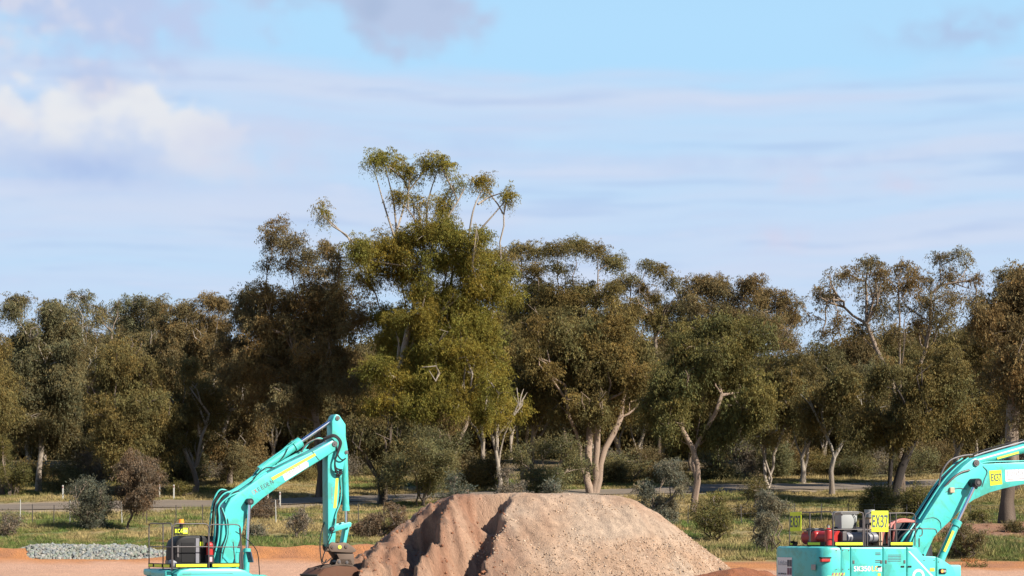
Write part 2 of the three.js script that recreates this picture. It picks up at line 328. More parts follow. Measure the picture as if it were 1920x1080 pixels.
  const walk = (i, from) => {
    const pts = from === null ? [] : [nodes[from].p], rr = from === null ? [] : [Math.min(rad(nodes[from]), rad(nodes[i]) * 1.25)];
    let q = i;
    for (;;) {
      pts.push(nodes[q].p); rr.push(rad(nodes[q]) * (nodes[q].parent < 0 ? 1.45 : 1));
      if (!kids[q].length) break;
      const main = kids[q].reduce((a, b) => (nodes[b].w > nodes[a].w ? b : a));
      for (const k of kids[q]) if (k !== main) walk(k, q);
      q = main;
    }
    if (pts.length > 1) pushTube(out, pts, rr, rr[0] > 0.12 ? 8 : 5, bcol);
  };
  nodes.forEach((n, i) => n.parent < 0 && n.w > 0 && walk(i, null));
  // bare weathered limbs that show in front of the leaves
  for (let i = 0; i < (spec.limbs ?? 0); i++) {
    const c = clumps[Math.floor(r() * clumps.length)]; if (c.c.y > lerp(low, high, 0.75)) continue;
    let q = c.node; for (let k = 0; k < 3 && nodes[q].parent >= 0; k++) q = nodes[q].parent;
    const s0 = nodes[q].p, e0 = V(c.c.x + (r() - 0.5) * c.rx * 1.6, c.c.y + (r() - 0.3) * c.ry * 1.4, c.c.z + c.rz * (0.9 + 0.5 * r())), mid = s0.clone().lerp(e0, 0.55).add(V((r() - 0.5) * 0.5, -0.25 * r(), 0.25));
    const tw = e0.clone().add(V((r() - 0.5) * 0.9, 0.3 + 0.6 * r(), 0.2)), r0 = 0.055 + 0.05 * r();
    pushTube(out, [s0, mid, e0, tw], [r0, r0 * 0.8, r0 * 0.55, 0.015], 5, bcol);
    pushTube(out, [mid, mid.clone().lerp(tw, 0.5).add(V((r() - 0.5) * 0.9, 0.35, 0.2)), tw.clone().add(V((r() - 0.5) * 1.4, 0.2, 0))], [r0 * 0.6, r0 * 0.4, 0.012], 4, bcol);
  }
  for (const st of spec.stems ?? []) {
    const pts = new THREE.CatmullRomCurve3(st.map(([sx, sy], i) => V(at(sx, d) - X0, hgt(sy, d) - Y0, noise(sx, i, seed) * 0.8))).getPoints(9);
    pushTube(out, pts, pts.map((_, i) => lerp(0.075, 0.03, i / 9)), 5, bcol);
  }
  // crown
  const hole = spec.loose ? 2.1 : 0.95;
  const mats = [[], [], [], []], cols = [[], [], [], []], M4 = new THREE.Matrix4(), Q = new THREE.Quaternion(), E3 = new THREE.Euler(), base = HUE[hue];
  for (const c of clumps) {
    const cj = 0.82 + 0.36 * r(), warm = (r() - 0.5) * 0.22, p0 = nodes[c.node].p;
    const area = (c.rx * c.rz + c.ry * (c.rx + c.rz) * 0.5), n = Math.round(area * 42 * dens / (size * size)) + 2;
    for (let i = 0; i < n; i++) {
      const q = V(gauss(r), gauss(r), gauss(r)).multiplyScalar(0.56), ql = q.length(); if (ql > 1.35) q.multiplyScalar(1.35 / ql * r());
      const k = 1 + 0.45 * noise(q.x * 1.7 + c.c.x, q.y * 1.7 + c.c.y, q.z * 1.7 + seed), hang = r() < 0.3 ? r() * r() * (spec.droop ?? 0.9) * c.ry : 0;
      const p = V(c.c.x + q.x * c.rx * k, c.c.y + q.y * c.ry * k * 0.95 - hang, c.c.z + q.z * c.rz * k);
      if (noise(p.x * hole, p.y * hole * 1.15, p.z * hole + seed * 3.3) < -0.06 && r() < 0.88) continue;          // gaps between the leaf masses
      const s = size * (0.62 + 0.6 * r()), v = i % sprigs.length;
      E3.set((r() - 0.5) * 0.7, r() * 6.28, (r() - 0.5) * 0.7); Q.setFromEuler(E3);
      M4.compose(p, Q, V(s, s, s)); mats[v].push(...M4.elements);
      const j = cj * (0.8 + 0.4 * r()), w = warm + (r() - 0.5) * 0.18; cols[v].push(base[0] * j * (1 + w), base[1] * j, base[2] * j * (1 - w));
      if (i < twigs) pushTube(out, [p0, p0.clone().lerp(p, 0.5).add(V((r() - 0.5) * 0.2, 0.08, 0)), p], [0.034, 0.024, 0.012], 3, bcol);
    }
  }
  add(o, spec.stemName ?? 'trunk', finish(out), barkMat);
  sprigs.forEach((g, v) => {
    const n = mats[v].length / 16; if (!n) return;
    const im = new THREE.InstancedMesh(g, leafMat, n); im.name = 'crown'; im.userData.kind = 'stuff'; im.castShadow = im.receiveShadow = true;
    im.instanceMatrix.array.set(mats[v]); im.instanceColor = new THREE.InstancedBufferAttribute(new Float32Array(cols[v]), 3); o.add(im);
  });
  return o;
}
const WOOD = 'gum trees along the far side of the road';
const gum = (label, spec, group = WOOD) => makeTree('gum_tree', label, group, { limbs: 9, ...spec });

let distantWood = [];
// the tall two-tiered gum behind the mound
gum('tallest gum tree, yellow green, with bare upper stems and umbrella tufts against the sky', {
  px: 716, d: 126, seed: 1, hue: 'yellow', bark: 'pale', rough: 0.2, trunkR: 0.33, wiggle: 0.3, trunkTop: 0.62, dens: 0.9, deep: 2.4, size: 0.8, bare: 13, minR: 0.05, limbs: 14, stems: [[[740, 445], [722, 390], [705, 330]], [[744, 440], [738, 380], [722, 312]], [[746, 430], [756, 390], [770, 340]], [[800, 440], [802, 380], [818, 322]], [[806, 440], [830, 400], [852, 352]], [[790, 440], [786, 400], [778, 385]], [[878, 452], [888, 395], [906, 350]], [[884, 448], [922, 408], [948, 376]], [[896, 385], [915, 370], [945, 362]], [[668, 458], [642, 436], [614, 410]]], clumps: [
    [712, 297, 32, 24, 0.4], [742, 310, 22, 22, -0.5], [768, 322, 26, 22, 0.2], [800, 306, 22, 20, -0.3], [826, 306, 26, 22, 0.4], [850, 342, 24, 22, 0], [870, 352, 14, 14, 0.5], [905, 340, 25, 23, -0.4], [950, 367, 20, 21, 0.2], [748, 372, 24, 18, 0.5], [776, 380, 24, 20, -0.2], [832, 384, 30, 23, 0.3], [608, 401, 20, 24, 0.6],
    [690, 480, 30, 26], [722, 462, 34, 26], [760, 448, 34, 26], [800, 440, 32, 26], [838, 432, 34, 24], [868, 452, 30, 28], [705, 510, 28, 22], [745, 500, 30, 24], [790, 492, 32, 24], [832, 488, 34, 26], [870, 490, 26, 26], [900, 478, 24, 22], [895, 525, 30, 22], [935, 535, 34, 24], [962, 548, 24, 20], [940, 505, 26, 20],
    [788, 545, 30, 20], [830, 560, 34, 26], [870, 560, 28, 24], [760, 590, 28, 22], [800, 605, 36, 26], [845, 610, 36, 28], [888, 600, 32, 26], [920, 622, 26, 24], [735, 640, 28, 24], [775, 655, 34, 26], [820, 665, 34, 26], [865, 655, 34, 26], [905, 660, 26, 26], [705, 685, 30, 24], [745, 700, 34, 26], [795, 715, 34, 26], [845, 705, 34, 28], [885, 700, 28, 24], [725, 745, 28, 22], [770, 760, 32, 22], [820, 755, 30, 22], [860, 745, 26, 22], [925, 720, 20, 26], [932, 755, 18, 30], [905, 772, 18, 22], [790, 625, 40, 30, -3], [840, 580, 40, 30, -3], [740, 600, 34, 30, -3], [850, 680, 40, 30, -3], [770, 700, 40, 30, -3],
  ] });
// the brown gum leaning out beside it
gum('brown dark gum tree with a ragged top leaning left of the tallest tree', {
  px: 600, d: 133, seed: 2, hue: 'brown', bark: 'brown', trunkR: 0.34, dens: 0.85, deep: 2.5, forks: 2, forkAt: 0.35, spread: 1.6, size: 0.9, bare: 12, clumps: [
    [522, 422, 26, 18], [508, 450, 24, 22], [545, 455, 32, 26], [500, 485, 18, 20], [575, 475, 30, 26], [610, 468, 30, 26], [540, 490, 22, 18], [640, 482, 24, 24], [590, 508, 34, 20], [630, 515, 26, 22], [488, 535, 14, 9], [505, 540, 12, 8],
    [470, 565, 30, 20], [505, 560, 32, 22], [540, 568, 32, 24], [580, 555, 34, 24], [620, 550, 34, 26], [655, 560, 30, 26], [450, 590, 28, 18], [490, 605, 34, 24], [535, 612, 36, 26], [585, 605, 36, 28], [630, 605, 34, 28], [670, 600, 28, 26], [445, 640, 34, 26], [490, 655, 36, 26], [540, 665, 36, 26], [590, 655, 36, 28], [640, 655, 34, 28], [455, 700, 36, 24], [505, 710, 36, 26], [555, 712, 34, 26], [605, 705, 34, 26], [650, 705, 32, 26], [480, 750, 32, 22], [530, 755, 32, 22], [580, 755, 30, 22], [560, 620, 50, 34, -3], [500, 680, 50, 34, -3], [600, 690, 50, 34, -3], [540, 740, 40, 26, -3],
  ] });
// umbrella gums against the sky to the right of it
gum('wide umbrella topped gum tree rising behind the middle of the wood', {
  px: 1060, d: 172, seed: 3, bare: 11, hue: 'olive', bark: 'brown', trunkR: 0.32, dens: 0.95, deep: 3, trunkTop: 0.35, clumps: [
    [945, 480, 28, 16], [975, 466, 30, 18], [1010, 470, 30, 18], [1045, 465, 28, 16], [1080, 460, 30, 15], [1115, 468, 28, 15], [1145, 486, 24, 14], [1160, 494, 18, 11], [960, 510, 28, 16], [1005, 505, 26, 14], [1050, 500, 24, 12], [1000, 545, 34, 22], [1045, 555, 34, 22], [1090, 545, 34, 22], [1130, 555, 30, 20], [970, 570, 34, 24], [1010, 600, 36, 26], [1060, 605, 36, 26], [1110, 600, 36, 26], [960, 630, 34, 26],
  ] });
gum('small umbrella gum tree in the sky gap right of the wide umbrella tree', {
  px: 1235, d: 176, seed: 4, bare: 8, hue: 'olive', bark: 'brown', trunkR: 0.24, dens: 0.9, deep: 2, trunkTop: 0.3, clumps: [
    [1212, 498, 20, 12], [1240, 508, 24, 14], [1262, 528, 20, 14], [1282, 548, 16, 12], [1180, 522, 24, 13], [1205, 540, 20, 12], [1160, 535, 24, 15], [1225, 560, 26, 14], [1265, 575, 26, 16], [1190, 580, 34, 20], [1230, 600, 34, 22], [1280, 610, 30, 22],
  ] });
gum('rust brown rounded gum crown with two humps at the dip in the treeline', {
  px: 1385, d: 160, seed: 5, hue: 'brown', bark: 'brown', trunkR: 0.28, dens: 0.85, deep: 2.4, clumps: [
    [1300, 548, 20, 16], [1325, 530, 26, 16], [1355, 540, 28, 20], [1385, 560, 28, 20], [1412, 534, 24, 16], [1425, 560, 24, 18], [1452, 560, 24, 18], [1478, 572, 20, 18], [1488, 598, 16, 18], [1455, 600, 26, 18], [1468, 632, 22, 16], [1320, 575, 30, 20], [1360, 590, 32, 22], [1405, 600, 32, 22], [1310, 610, 30, 22], [1350, 630, 34, 22], [1430, 640, 26, 18],
  ] });
// nearer row
gum('olive gum tree with four reddish stems fanning up behind the gravel mound', {
  px: 1110, d: 136, seed: 6, hue: 'olive', bark: 'red', rough: -0.2, trunkR: 0.34, forks: 4, spread: 2.3, forkAt: 0, trunkTop: 0.35, dens: 1, deep: 3, boxes: [[955, 1215, 560, 720, 1.15], [985, 1230, 660, 785, 1.0]] });
gum('green gum tree with a pale blotched trunk and forked limbs beside the dark gap', {
  px: 1302, d: 117, seed: 7, hue: 'green', bark: 'red', rough: 0.12, trunkR: 0.3, forks: 3, forkAt: 0.42, spread: 1.5, trunkTop: 0.4, dens: 1.05, deep: 2.8, boxes: [[1235, 1440, 592, 720, 1.0], [1330, 1440, 680, 800, 0.95], [1200, 1300, 690, 780, 0.8], [1240, 1380, 760, 830, 0.8]] });
gum('lacy sparse brown gum crown standing highest against the right sky', {
  px: 1690, d: 137, seed: 8, bare: 40, hue: 'brown', bark: 'brown', rough: 0.1, trunkR: 0.3, forks: 3, spread: 2.6, forkAt: 0.3, trunkTop: 0.55, dens: 0.62, deep: 2.8, clumps: [
    [1565, 515, 22, 14], [1555, 535, 16, 18], [1590, 512, 22, 14], [1628, 495, 26, 16], [1645, 510, 22, 18], [1690, 498, 22, 14], [1712, 508, 16, 12], [1762, 482, 18, 10], [1795, 478, 22, 16], [1812, 500, 20, 18], [1825, 522, 16, 14], [1780, 515, 26, 18], [1745, 525, 24, 18], [1705, 532, 30, 20], [1660, 540, 32, 22], [1620, 545, 30, 20], [1530, 555, 28, 14], [1560, 555, 22, 14], [1650, 580, 32, 20], [1700, 570, 32, 22], [1745, 565, 32, 22], [1790, 560, 30, 22], [1830, 560, 26, 18], [1845, 585, 18, 14], [1530, 590, 20, 16], [1570, 600, 24, 14], [1720, 610, 32, 20], [1680, 620, 30, 20], [1770, 600, 32, 20], [1610, 620, 30, 18], [1540, 625, 22, 14],
  ] });
gum('olive drooping gum tree on two thick dark trunks in front of the lacy crown', {
  px: 1672, d: 125, seed: 9, hue: 'olive', bark: 'dark', rough: 1.0, trunkR: 0.4, wiggle: 0.15, dens: 1, deep: 3, forks: 2, forkAt: 0, spread: 0.7, trunkTop: 0.35, boxes: [[1575, 1760, 680, 825, 1.0], [1680, 1840, 640, 800, 1.0]] });
gum('broad gum tree with a thick flared grey brown trunk by the red soil bank', {
  px: 1888, d: 106, seed: 10, hue: 'brown', bark: 'brown', rough: 0.3, wiggle: 0.12, trunkR: 0.5, dens: 0.9, deep: 3, trunkTop: 0.45, boxes: [[1835, 1985, 505, 640, 0.9], [1830, 2040, 600, 790, 1.0]] });
gum('gum tree with a slim sparse top at the right edge of the treeline', {
  px: 1905, d: 138, seed: 11, hue: 'grey', bark: 'brown', trunkR: 0.26, dens: 0.7, deep: 2, clumps: [[1895, 515, 18, 14], [1910, 530, 18, 16], [1888, 545, 12, 14], [1922, 515, 18, 16], [1930, 545, 20, 18], [1900, 575, 22, 16], [1870, 590, 24, 16], [1930, 590, 26, 18], [1850, 600, 20, 14], [1900, 620, 34, 22]] });
gum('dark leafy gum tree filling the dip left of the lacy crown', { px: 1505, d: 150, seed: 12, hue: 'dark', bark: 'pale', rough: -0.2, trunkR: 0.26, forks: 3, forkAt: 0.15, spread: 1.8, dens: 1, deep: 3, boxes: [[1400, 1620, 640, 815, 1.0]] });
gum('drooping olive gum tree with a leaning white limb right of the dark gap', { px: 1560, d: 134, seed: 13, hue: 'olive', bark: 'white', trunkR: 0.24, dens: 0.9, deep: 2.5, forks: 2, forkAt: 0.4, boxes: [[1490, 1650, 690, 815, 0.9]] });
gum('olive gum tree behind the flared trunk, crown down to the excavator boom', { px: 1790, d: 146, seed: 14, hue: 'olive', bark: 'pale', rough: 0, trunkR: 0.26, forks: 3, forkAt: 0.1, spread: 1.6, dens: 1, deep: 3, boxes: [[1735, 1930, 590, 810, 1.05]] });
gum('brown gum tree between the twin dark trunks and the silver bush', { px: 1440, d: 141, seed: 15, hue: 'olive', bark: 'pale', rough: -0.2, trunkR: 0.24, forks: 3, forkAt: 0.1, spread: 1.5, dens: 1, deep: 3, boxes: [[1360, 1530, 670, 815, 0.95]] });
gum('gum tree with a grey green crown over the bare fork behind the mound', { px: 985, d: 142, seed: 16, hue: 'olive', bark: 'pale', rough: 0, trunkR: 0.26, forks: 3, forkAt: 0.1, spread: 1.7, dens: 1, deep: 3, boxes: [[925, 1085, 640, 780, 1.0]] });
gum('pale forked gum with sparse leaves directly above the mound crest', { px: 934, d: 132, seed: 17, hue: 'yellow', bark: 'pale', rough: -0.3, trunkR: 0.2, forks: 3, spread: 1.5, forkAt: 0.3, trunkTop: 0.6, dens: 0.8, deep: 1.5, clumps: [[905, 765, 20, 22], [928, 735, 22, 26], [945, 770, 18, 20], [965, 760, 22, 20], [925, 690, 26, 24]] });
gum('dark bushy gum with several curved stems just right of the excavator arm', { px: 715, d: 125, seed: 18, hue: 'dark', bark: 'dark', rough: 0.5, trunkR: 0.24, forks: 4, spread: 1.6, forkAt: 0.2, trunkTop: 0.5, dens: 1, deep: 2, boxes: [[655, 760, 760, 870, 0.8]] });
// left side
gum('grey green gum with a tall pale trunk near the left edge', {
  px: 72, d: 140, seed: 19, hue: 'grey', bark: 'pale', rough: 0.1, trunkR: 0.25, dens: 0.95, deep: 3, trunkTop: 0.65, clumps: [[28, 562, 16, 12], [50, 556, 14, 10], [20, 580, 14, 14]], boxes: [[10, 175, 558, 720, 1.0], [-10, 170, 650, 830, 1.0]] });
gum('olive gum tree cut by the left edge of the picture', { px: 2, d: 134, seed: 20, hue: 'olive', bark: 'brown', trunkR: 0.3, dens: 1, deep: 3, boxes: [[-110, 45, 600, 860, 1.05]] });
gum('olive brown gum with dark slanting stems behind the roadside sapling', { px: 262, d: 133, seed: 21, hue: 'olive', bark: 'dark', rough: 0.4, trunkR: 0.26, forks: 3, spread: 1.8, forkAt: 0.1, dens: 1, deep: 3, boxes: [[150, 330, 640, 820, 1.0], [180, 320, 740, 880, 0.9]] });
gum('rounded olive gum left of the excavator boom, crown low', { px: 365, d: 137, seed: 22, hue: 'olive', bark: 'pale', trunkR: 0.26, forks: 2, forkAt: 0.2, spread: 1.5, dens: 1, deep: 3, boxes: [[280, 420, 665, 850, 0.95]] });
gum('gum tree with a flat ragged top between the left sky gaps', { px: 282, d: 172, seed: 23, hue: 'grey', bark: 'pale', trunkR: 0.28, dens: 0.8, deep: 3, clumps: [[268, 565, 22, 10], [290, 575, 22, 12], [250, 582, 20, 12], [305, 590, 18, 14], [225, 600, 20, 12], [270, 600, 30, 16]], boxes: [[195, 340, 600, 720, 1.2]] });
gum('gum tree with one taller tuft left of the ragged brown tree', { px: 375, d: 168, seed: 24, hue: 'brown', bark: 'pale', trunkR: 0.26, dens: 0.85, deep: 3, clumps: [[392, 562, 18, 11], [405, 575, 14, 12], [345, 578, 20, 12], [365, 590, 20, 12]], boxes: [[315, 440, 585, 720, 1.1]] });
gum('slim sparse gum with thin bare twigs standing above the left canopy', { px: 150, d: 160, seed: 25, hue: 'grey', bark: 'white', trunkR: 0.18, dens: 0.5, deep: 1, clumps: [[143, 552, 10, 8], [162, 560, 12, 14], [150, 580, 14, 12], [140, 600, 18, 14], [165, 600, 16, 14]], boxes: [[115, 210, 610, 720, 1.1]] });
gum('thin gum with tiny tufts on bare stalks in the left sky gap', { px: 212, d: 165, seed: 26, hue: 'grey', bark: 'brown', trunkR: 0.14, dens: 0.5, deep: 0.8, clumps: [[187, 578, 10, 6], [218, 570, 6, 6], [226, 565, 5, 4], [205, 610, 24, 12], [190, 640, 30, 20], [225, 650, 30, 20]] });
gum('dark brown gum tree behind the low olive canopy on the left', { px: 430, d: 146, seed: 27, hue: 'brown', bark: 'pale', trunkR: 0.26, forks: 2, forkAt: 0.2, spread: 1.6, dens: 1, deep: 3, boxes: [[385, 500, 640, 870, 0.95]] });
gum('small olive gum low between the pale trunk and slanting stems', { px: 150, d: 145, seed: 28, hue: 'grey', bark: 'brown', trunkR: 0.2, dens: 1, deep: 2.5, boxes: [[90, 215, 700, 885, 0.9]] });
// woodland behind, seen only in gaps
{
  const r = rng(404), skyline = [[-60, 625], [180, 630], [330, 625], [420, 620], [600, 640], [900, 560], [1150, 580], [1280, 615], [1420, 640], [1490, 655], [1560, 615], [1600, 600], [1760, 590], [1980, 590]];
  const topAt = (x) => { let i = 1; while (i < skyline.length - 1 && skyline[i][0] < x) i++; const [a, b] = [skyline[i - 1], skyline[i]]; return lerp(a[1], b[1], clamp((x - a[0]) / (b[0] - a[0]), 0, 1)); };
  const zone = (x) => (x < 200 ? 'behind the pale trunk near the left edge' : x < 470 ? 'left of the ragged brown tree' : x < 900 ? 'behind the tallest tree' : x < 1200 ? 'behind the four stemmed tree' : x < 1500 ? 'behind the blotched forked trunk' : x < 1750 ? 'behind the lacy crown' : 'behind the flared trunk at the right');
  let k = 0;
  for (let x = -290; x < 2240; x += 48) {
    const row = k % 3, d = [162, 178, 194][row] + r() * 8, px = x + (r() - 0.5) * 30, top = topAt(px) + r() * 30 + (row === 0 ? 40 : 0), z = zone(px);
    makeTree('woodland_tree', `gum tree deep in the wood ${z}`, `gum trees deep in the wood ${z}`, { px, d, seed: 60 + k, hue: ['brown', 'olive', 'dark', 'grey'][k % 4], bark: ['brown', 'pale', 'pale'][k % 3], trunkR: 0.26, rough: 0.0, forks: 2 + (k % 3), forkAt: 0.1, spread: 1.9, trunkTop: 0.4, dens: 0.85, deep: 2.6, fill: 0.9, size: 1.05, twigs: 2, box: [px - 66, px + 66, top, 785 + r() * 35, 1.2] });
    k++;
  }
  // the wood goes on behind as one mass of leaves
  const mats = [], M4 = new THREE.Matrix4(), Q = new THREE.Quaternion(), E3 = new THREE.Euler(), list = [];
  for (let i = 0; i < 34000; i++) {
    const d = 200 + r() * 30, px = -420 + r() * 2760, top = topAt(px) + 40 + 26 * noise(px * 0.02, d * 0.1, 5), py = lerp(top, 885, r() ** 0.9), X = at(px, d), s = 2.1 + r() * 1.2, j = 0.6 + 0.6 * r();
    if (noise(px * 0.016, py * 0.03, d * 0.12) < -0.28) continue;
    list.push({ p: V(X, hgt(py, d), -d), e: new THREE.Euler(r(), r() * 6, r()), s, col: HUE[['dark', 'olive', 'brown'][i % 3]].map((v) => v * j) });
  }
  distantWood = list;
}

// ------------------------------------------------------------------ shrubs and saplings
const shrub = (label, spec, name = 'shrub', group) => makeTree(name, label, group, { sprigs: FINE, size: 0.9, dens: 1.15, droop: 0.4, trunkR: 0.08, twigs: 7, deep: 1, category: 'shrub', stemName: 'stem', fill: 0.85, forks: 5, forkAt: 0, spread: 0.5, trunkTop: 0.45, bark: 'brown', loose: true, ...spec });
const sapling = (label, spec) => shrub(label, { forks: 1, trunkR: 0.09, trunkTop: 0.6, category: 'sapling', sprigs: SPRIGS, size: 0.6, dens: 0.9, ...spec }, 'sapling');
shrub('dense blue grey bush beside the stone pile', { px: 172, d: rowD(994), seed: 201, hue: 'blue', boxes: [[134, 210, 893, 996, 0.42]], fill: 2 });
sapling('brown leafed sapling with a thin bare stem next to the blue grey bush', { px: 238, d: rowD(994), seed: 202, hue: 'rust', boxes: [[212, 298, 832, 960, 0.5]], fill: 1.6, lean: 0.2 });
shrub('small twiggy brown shrub at the left edge of the paddock', { px: 16, d: rowD(1004), seed: 203, hue: 'twig', box: [-12, 36, 960, 1002, 0.3] });
shrub('low grey shrub seen under the excavator boom', { px: 482, d: rowD(1006), seed: 204, hue: 'silver', box: [466, 500, 986, 1006, 0.25] });
sapling('small dark leafed sapling under the excavator boom', { px: 492, d: rowD(975), seed: 205, hue: 'rust', box: [468, 520, 918, 975, 0.45] });
sapling('bare twiggy sapling between the boom and the arm', { px: 562, d: rowD(1008), seed: 206, hue: 'twig', dens: 0.35, box: [545, 582, 940, 1000, 0.4] });
shrub('brown leafed shrub on several stems right of the excavator arm', { px: 705, d: rowD(1006), seed: 207, hue: 'rust', boxes: [[662, 722, 952, 1004, 0.38], [700, 762, 946, 998, 0.38]], sprigs: SPRIGS, size: 0.55, dens: 0.9 });
shrub('large feathery grey green wattle behind the left slope of the mound', { px: 790, d: 123, seed: 208, hue: 'feather', deep: 2.5, trunkR: 0.12, size: 1.1, dens: 1.3, boxes: [[698, 850, 800, 930, 0.95], [760, 905, 785, 920, 0.95]] });
shrub('second feathery wattle rising behind the mound crest', { px: 1010, d: 126, seed: 209, hue: 'feather', deep: 2.5, trunkR: 0.12, size: 1.1, dens: 1.3, boxes: [[945, 1090, 805, 925, 0.95]] });
shrub('silvery blue shrub at the left shoulder of the mound', { px: 858, d: 104, seed: 210, hue: 'blue', box: [815, 900, 888, 985, 0.5] });
shrub('twiggy pinkish shrub just left of centre behind the mound', { px: 952, d: 106, seed: 211, hue: 'twig', box: [922, 988, 872, 980, 0.45] });
shrub('small silver shrub over the middle of the mound crest', { px: 1035, d: 108, seed: 212, hue: 'silver', box: [1010, 1056, 878, 980, 0.4] });
shrub('tall silver leafed bush behind the right shoulder of the mound', { px: 1232, d: 109, seed: 213, hue: 'silver', sprigs: SPRIGS, size: 0.6, dens: 1.0, trunkR: 0.1, boxes: [[1180, 1290, 838, 985, 0.55]] });
shrub('yellow green bush at the foot of the blotched trunk', { px: 1342, d: 98, seed: 214, hue: 'green', boxes: [[1300, 1392, 908, 1015, 0.45]], fill: 0.9 });
shrub('low olive bush between the yellow green bush and the grey sapling', { px: 1402, d: 112, seed: 215, hue: 'olive', box: [1368, 1450, 905, 975, 0.5] });
shrub('grey leafed bush just left of the large excavator', { px: 1447, d: rowD(1036), seed: 216, hue: 'silver', sprigs: SPRIGS, size: 0.5, dens: 1.0, boxes: [[1412, 1482, 912, 1032, 0.42]] });
shrub('dense dark green bush under the twin trunks', { px: 1646, d: rowD(972), seed: 217, hue: 'green', boxes: [[1608, 1684, 905, 972, 0.5]], fill: 2 });
shrub('olive green bush beside the excavator boom foot', { px: 1725, d: rowD(966), seed: 218, hue: 'green', boxes: [[1695, 1765, 905, 966, 0.5]], fill: 1.8 });
shrub('grey olive bush below the excavator lift cylinder', { px: 1806, d: rowD(1046), seed: 219, hue: 'grey', boxes: [[1772, 1842, 982, 1045, 0.38]], fill: 1.6 });
shrub('small dark shrub at the foot of the flared trunk', { px: 1905, d: 103, seed: 220, hue: 'dark', box: [1888, 1925, 978, 1000, 0.25] });
shrub('small round green shrub in the grass left of the flared trunk', { px: 1834, d: rowD(982), seed: 221, hue: 'green', box: [1822, 1850, 962, 982, 0.25] });
shrub('dark green tuft on the red dirt at the bottom right', { px: 1828, d: 84.5, seed: 222, hue: 'green', box: [1812, 1846, 1068, 1086, 0.2] });
shrub('broad olive shrub at the left edge under the trees', { px: 22, d: 133, seed: 223, hue: 'green', deep: 2, trunkR: 0.1, boxes: [[-30, 62, 818, 925, 0.8]] });
shrub('dark green shrub beside two white guide posts', { px: 336, d: 133, seed: 224, hue: 'green', box: [318, 350, 908, 934, 0.4] });
// scrub along the edge of the wood
{
  const r = rng(77), spots = [[60, 150], [118, 138], [165, 142], [205, 148], [255, 152], [300, 158], [345, 150], [395, 155], [440, 148], [485, 152], [535, 150], [585, 155], [640, 158], [690, 160], [870, 150], [915, 142], [1075, 148], [1130, 158], [1165, 150], [1215, 155], [1260, 150], [1345, 152], [1395, 160], [1450, 158], [1500, 165], [1550, 162], [1600, 160], [1650, 165], [1715, 158], [1760, 165], [1810, 158], [1870, 160], [1915, 155]];
  spots.forEach(([px, d], k) => {
    const by = HORIZON - F * (groundY(at(px, d), d) - EYE) / d, w = 34 + r() * 26, h = 32 + r() * 48, z = px < 330 ? 'left of the guide posts' : px < 700 ? 'behind the small excavator' : px < 1200 ? 'beyond the mound' : px < 1500 ? 'right of the mound' : 'beyond the large excavator';
    makeTree('scrub_bush', `low bush in the roadside scrub ${z}`, `scrub bushes ${z}`, { px, d, seed: 300 + k, hue: ['olive', 'feather', 'twig', 'feather', 'brown'][k % 5], sprigs: FINE, size: 1.2, dens: 1.1, trunkR: 0.06, twigs: 2, deep: 1.6, fill: 1.3, category: 'shrub', stemName: 'stem', bark: 'brown', forks: 2, forkAt: 0, trunkTop: 0.3, box: [px - w, px + w, by - h, by + 4, 0.8] });
  });
}

// ------------------------------------------------------------------ gravel mound
const pebbleGeo = [0, 1, 2].map((k) => { const g = new THREE.IcosahedronGeometry(1, 0), p = g.attributes.position, m = new Map(), r = rng(900 + k); for (let i = 0; i < p.count; i++) { const key = [p.getX(i), p.getY(i), p.getZ(i)].map((v) => v.toFixed(2)).join(); if (!m.has(key)) m.set(key, [0.65 + 0.6 * r(), 0.55 + 0.4 * r(), 0.65 + 0.6 * r()]); const s = m.get(key); p.setXYZ(i, p.getX(i) * s[0], p.getY(i) * s[1], p.getZ(i) * s[2]); } g.computeVertexNormals(); return g; });
function scatter(parent, name, geo, mat, list, kind = 'stuff') {
  const im = new THREE.InstancedMesh(geo, mat, list.length), Q = new THREE.Quaternion(), M = new THREE.Matrix4(), c = new THREE.Color();
  list.forEach(({ p, e, s, col }, i) => { Q.setFromEuler(e); im.setMatrixAt(i, M.compose(p, Q, typeof s === 'number' ? V(s, s, s) : s)); im.setColorAt(i, c.setRGB(...col)); });
  im.name = parent === scene ? numbered(name) : name; im.userData.kind = kind; im.castShadow = im.receiveShadow = true; parent.add(im); return im;
}
{ const w = scatter(scene, 'distant_wood', SPRIGS[0], leafMat, distantWood); w.userData.label = 'distant olive wood filling the gaps between the trees'; w.userData.category = 'wood'; }
const MC = { x: 0.87, d: 66, top: 4.52 };
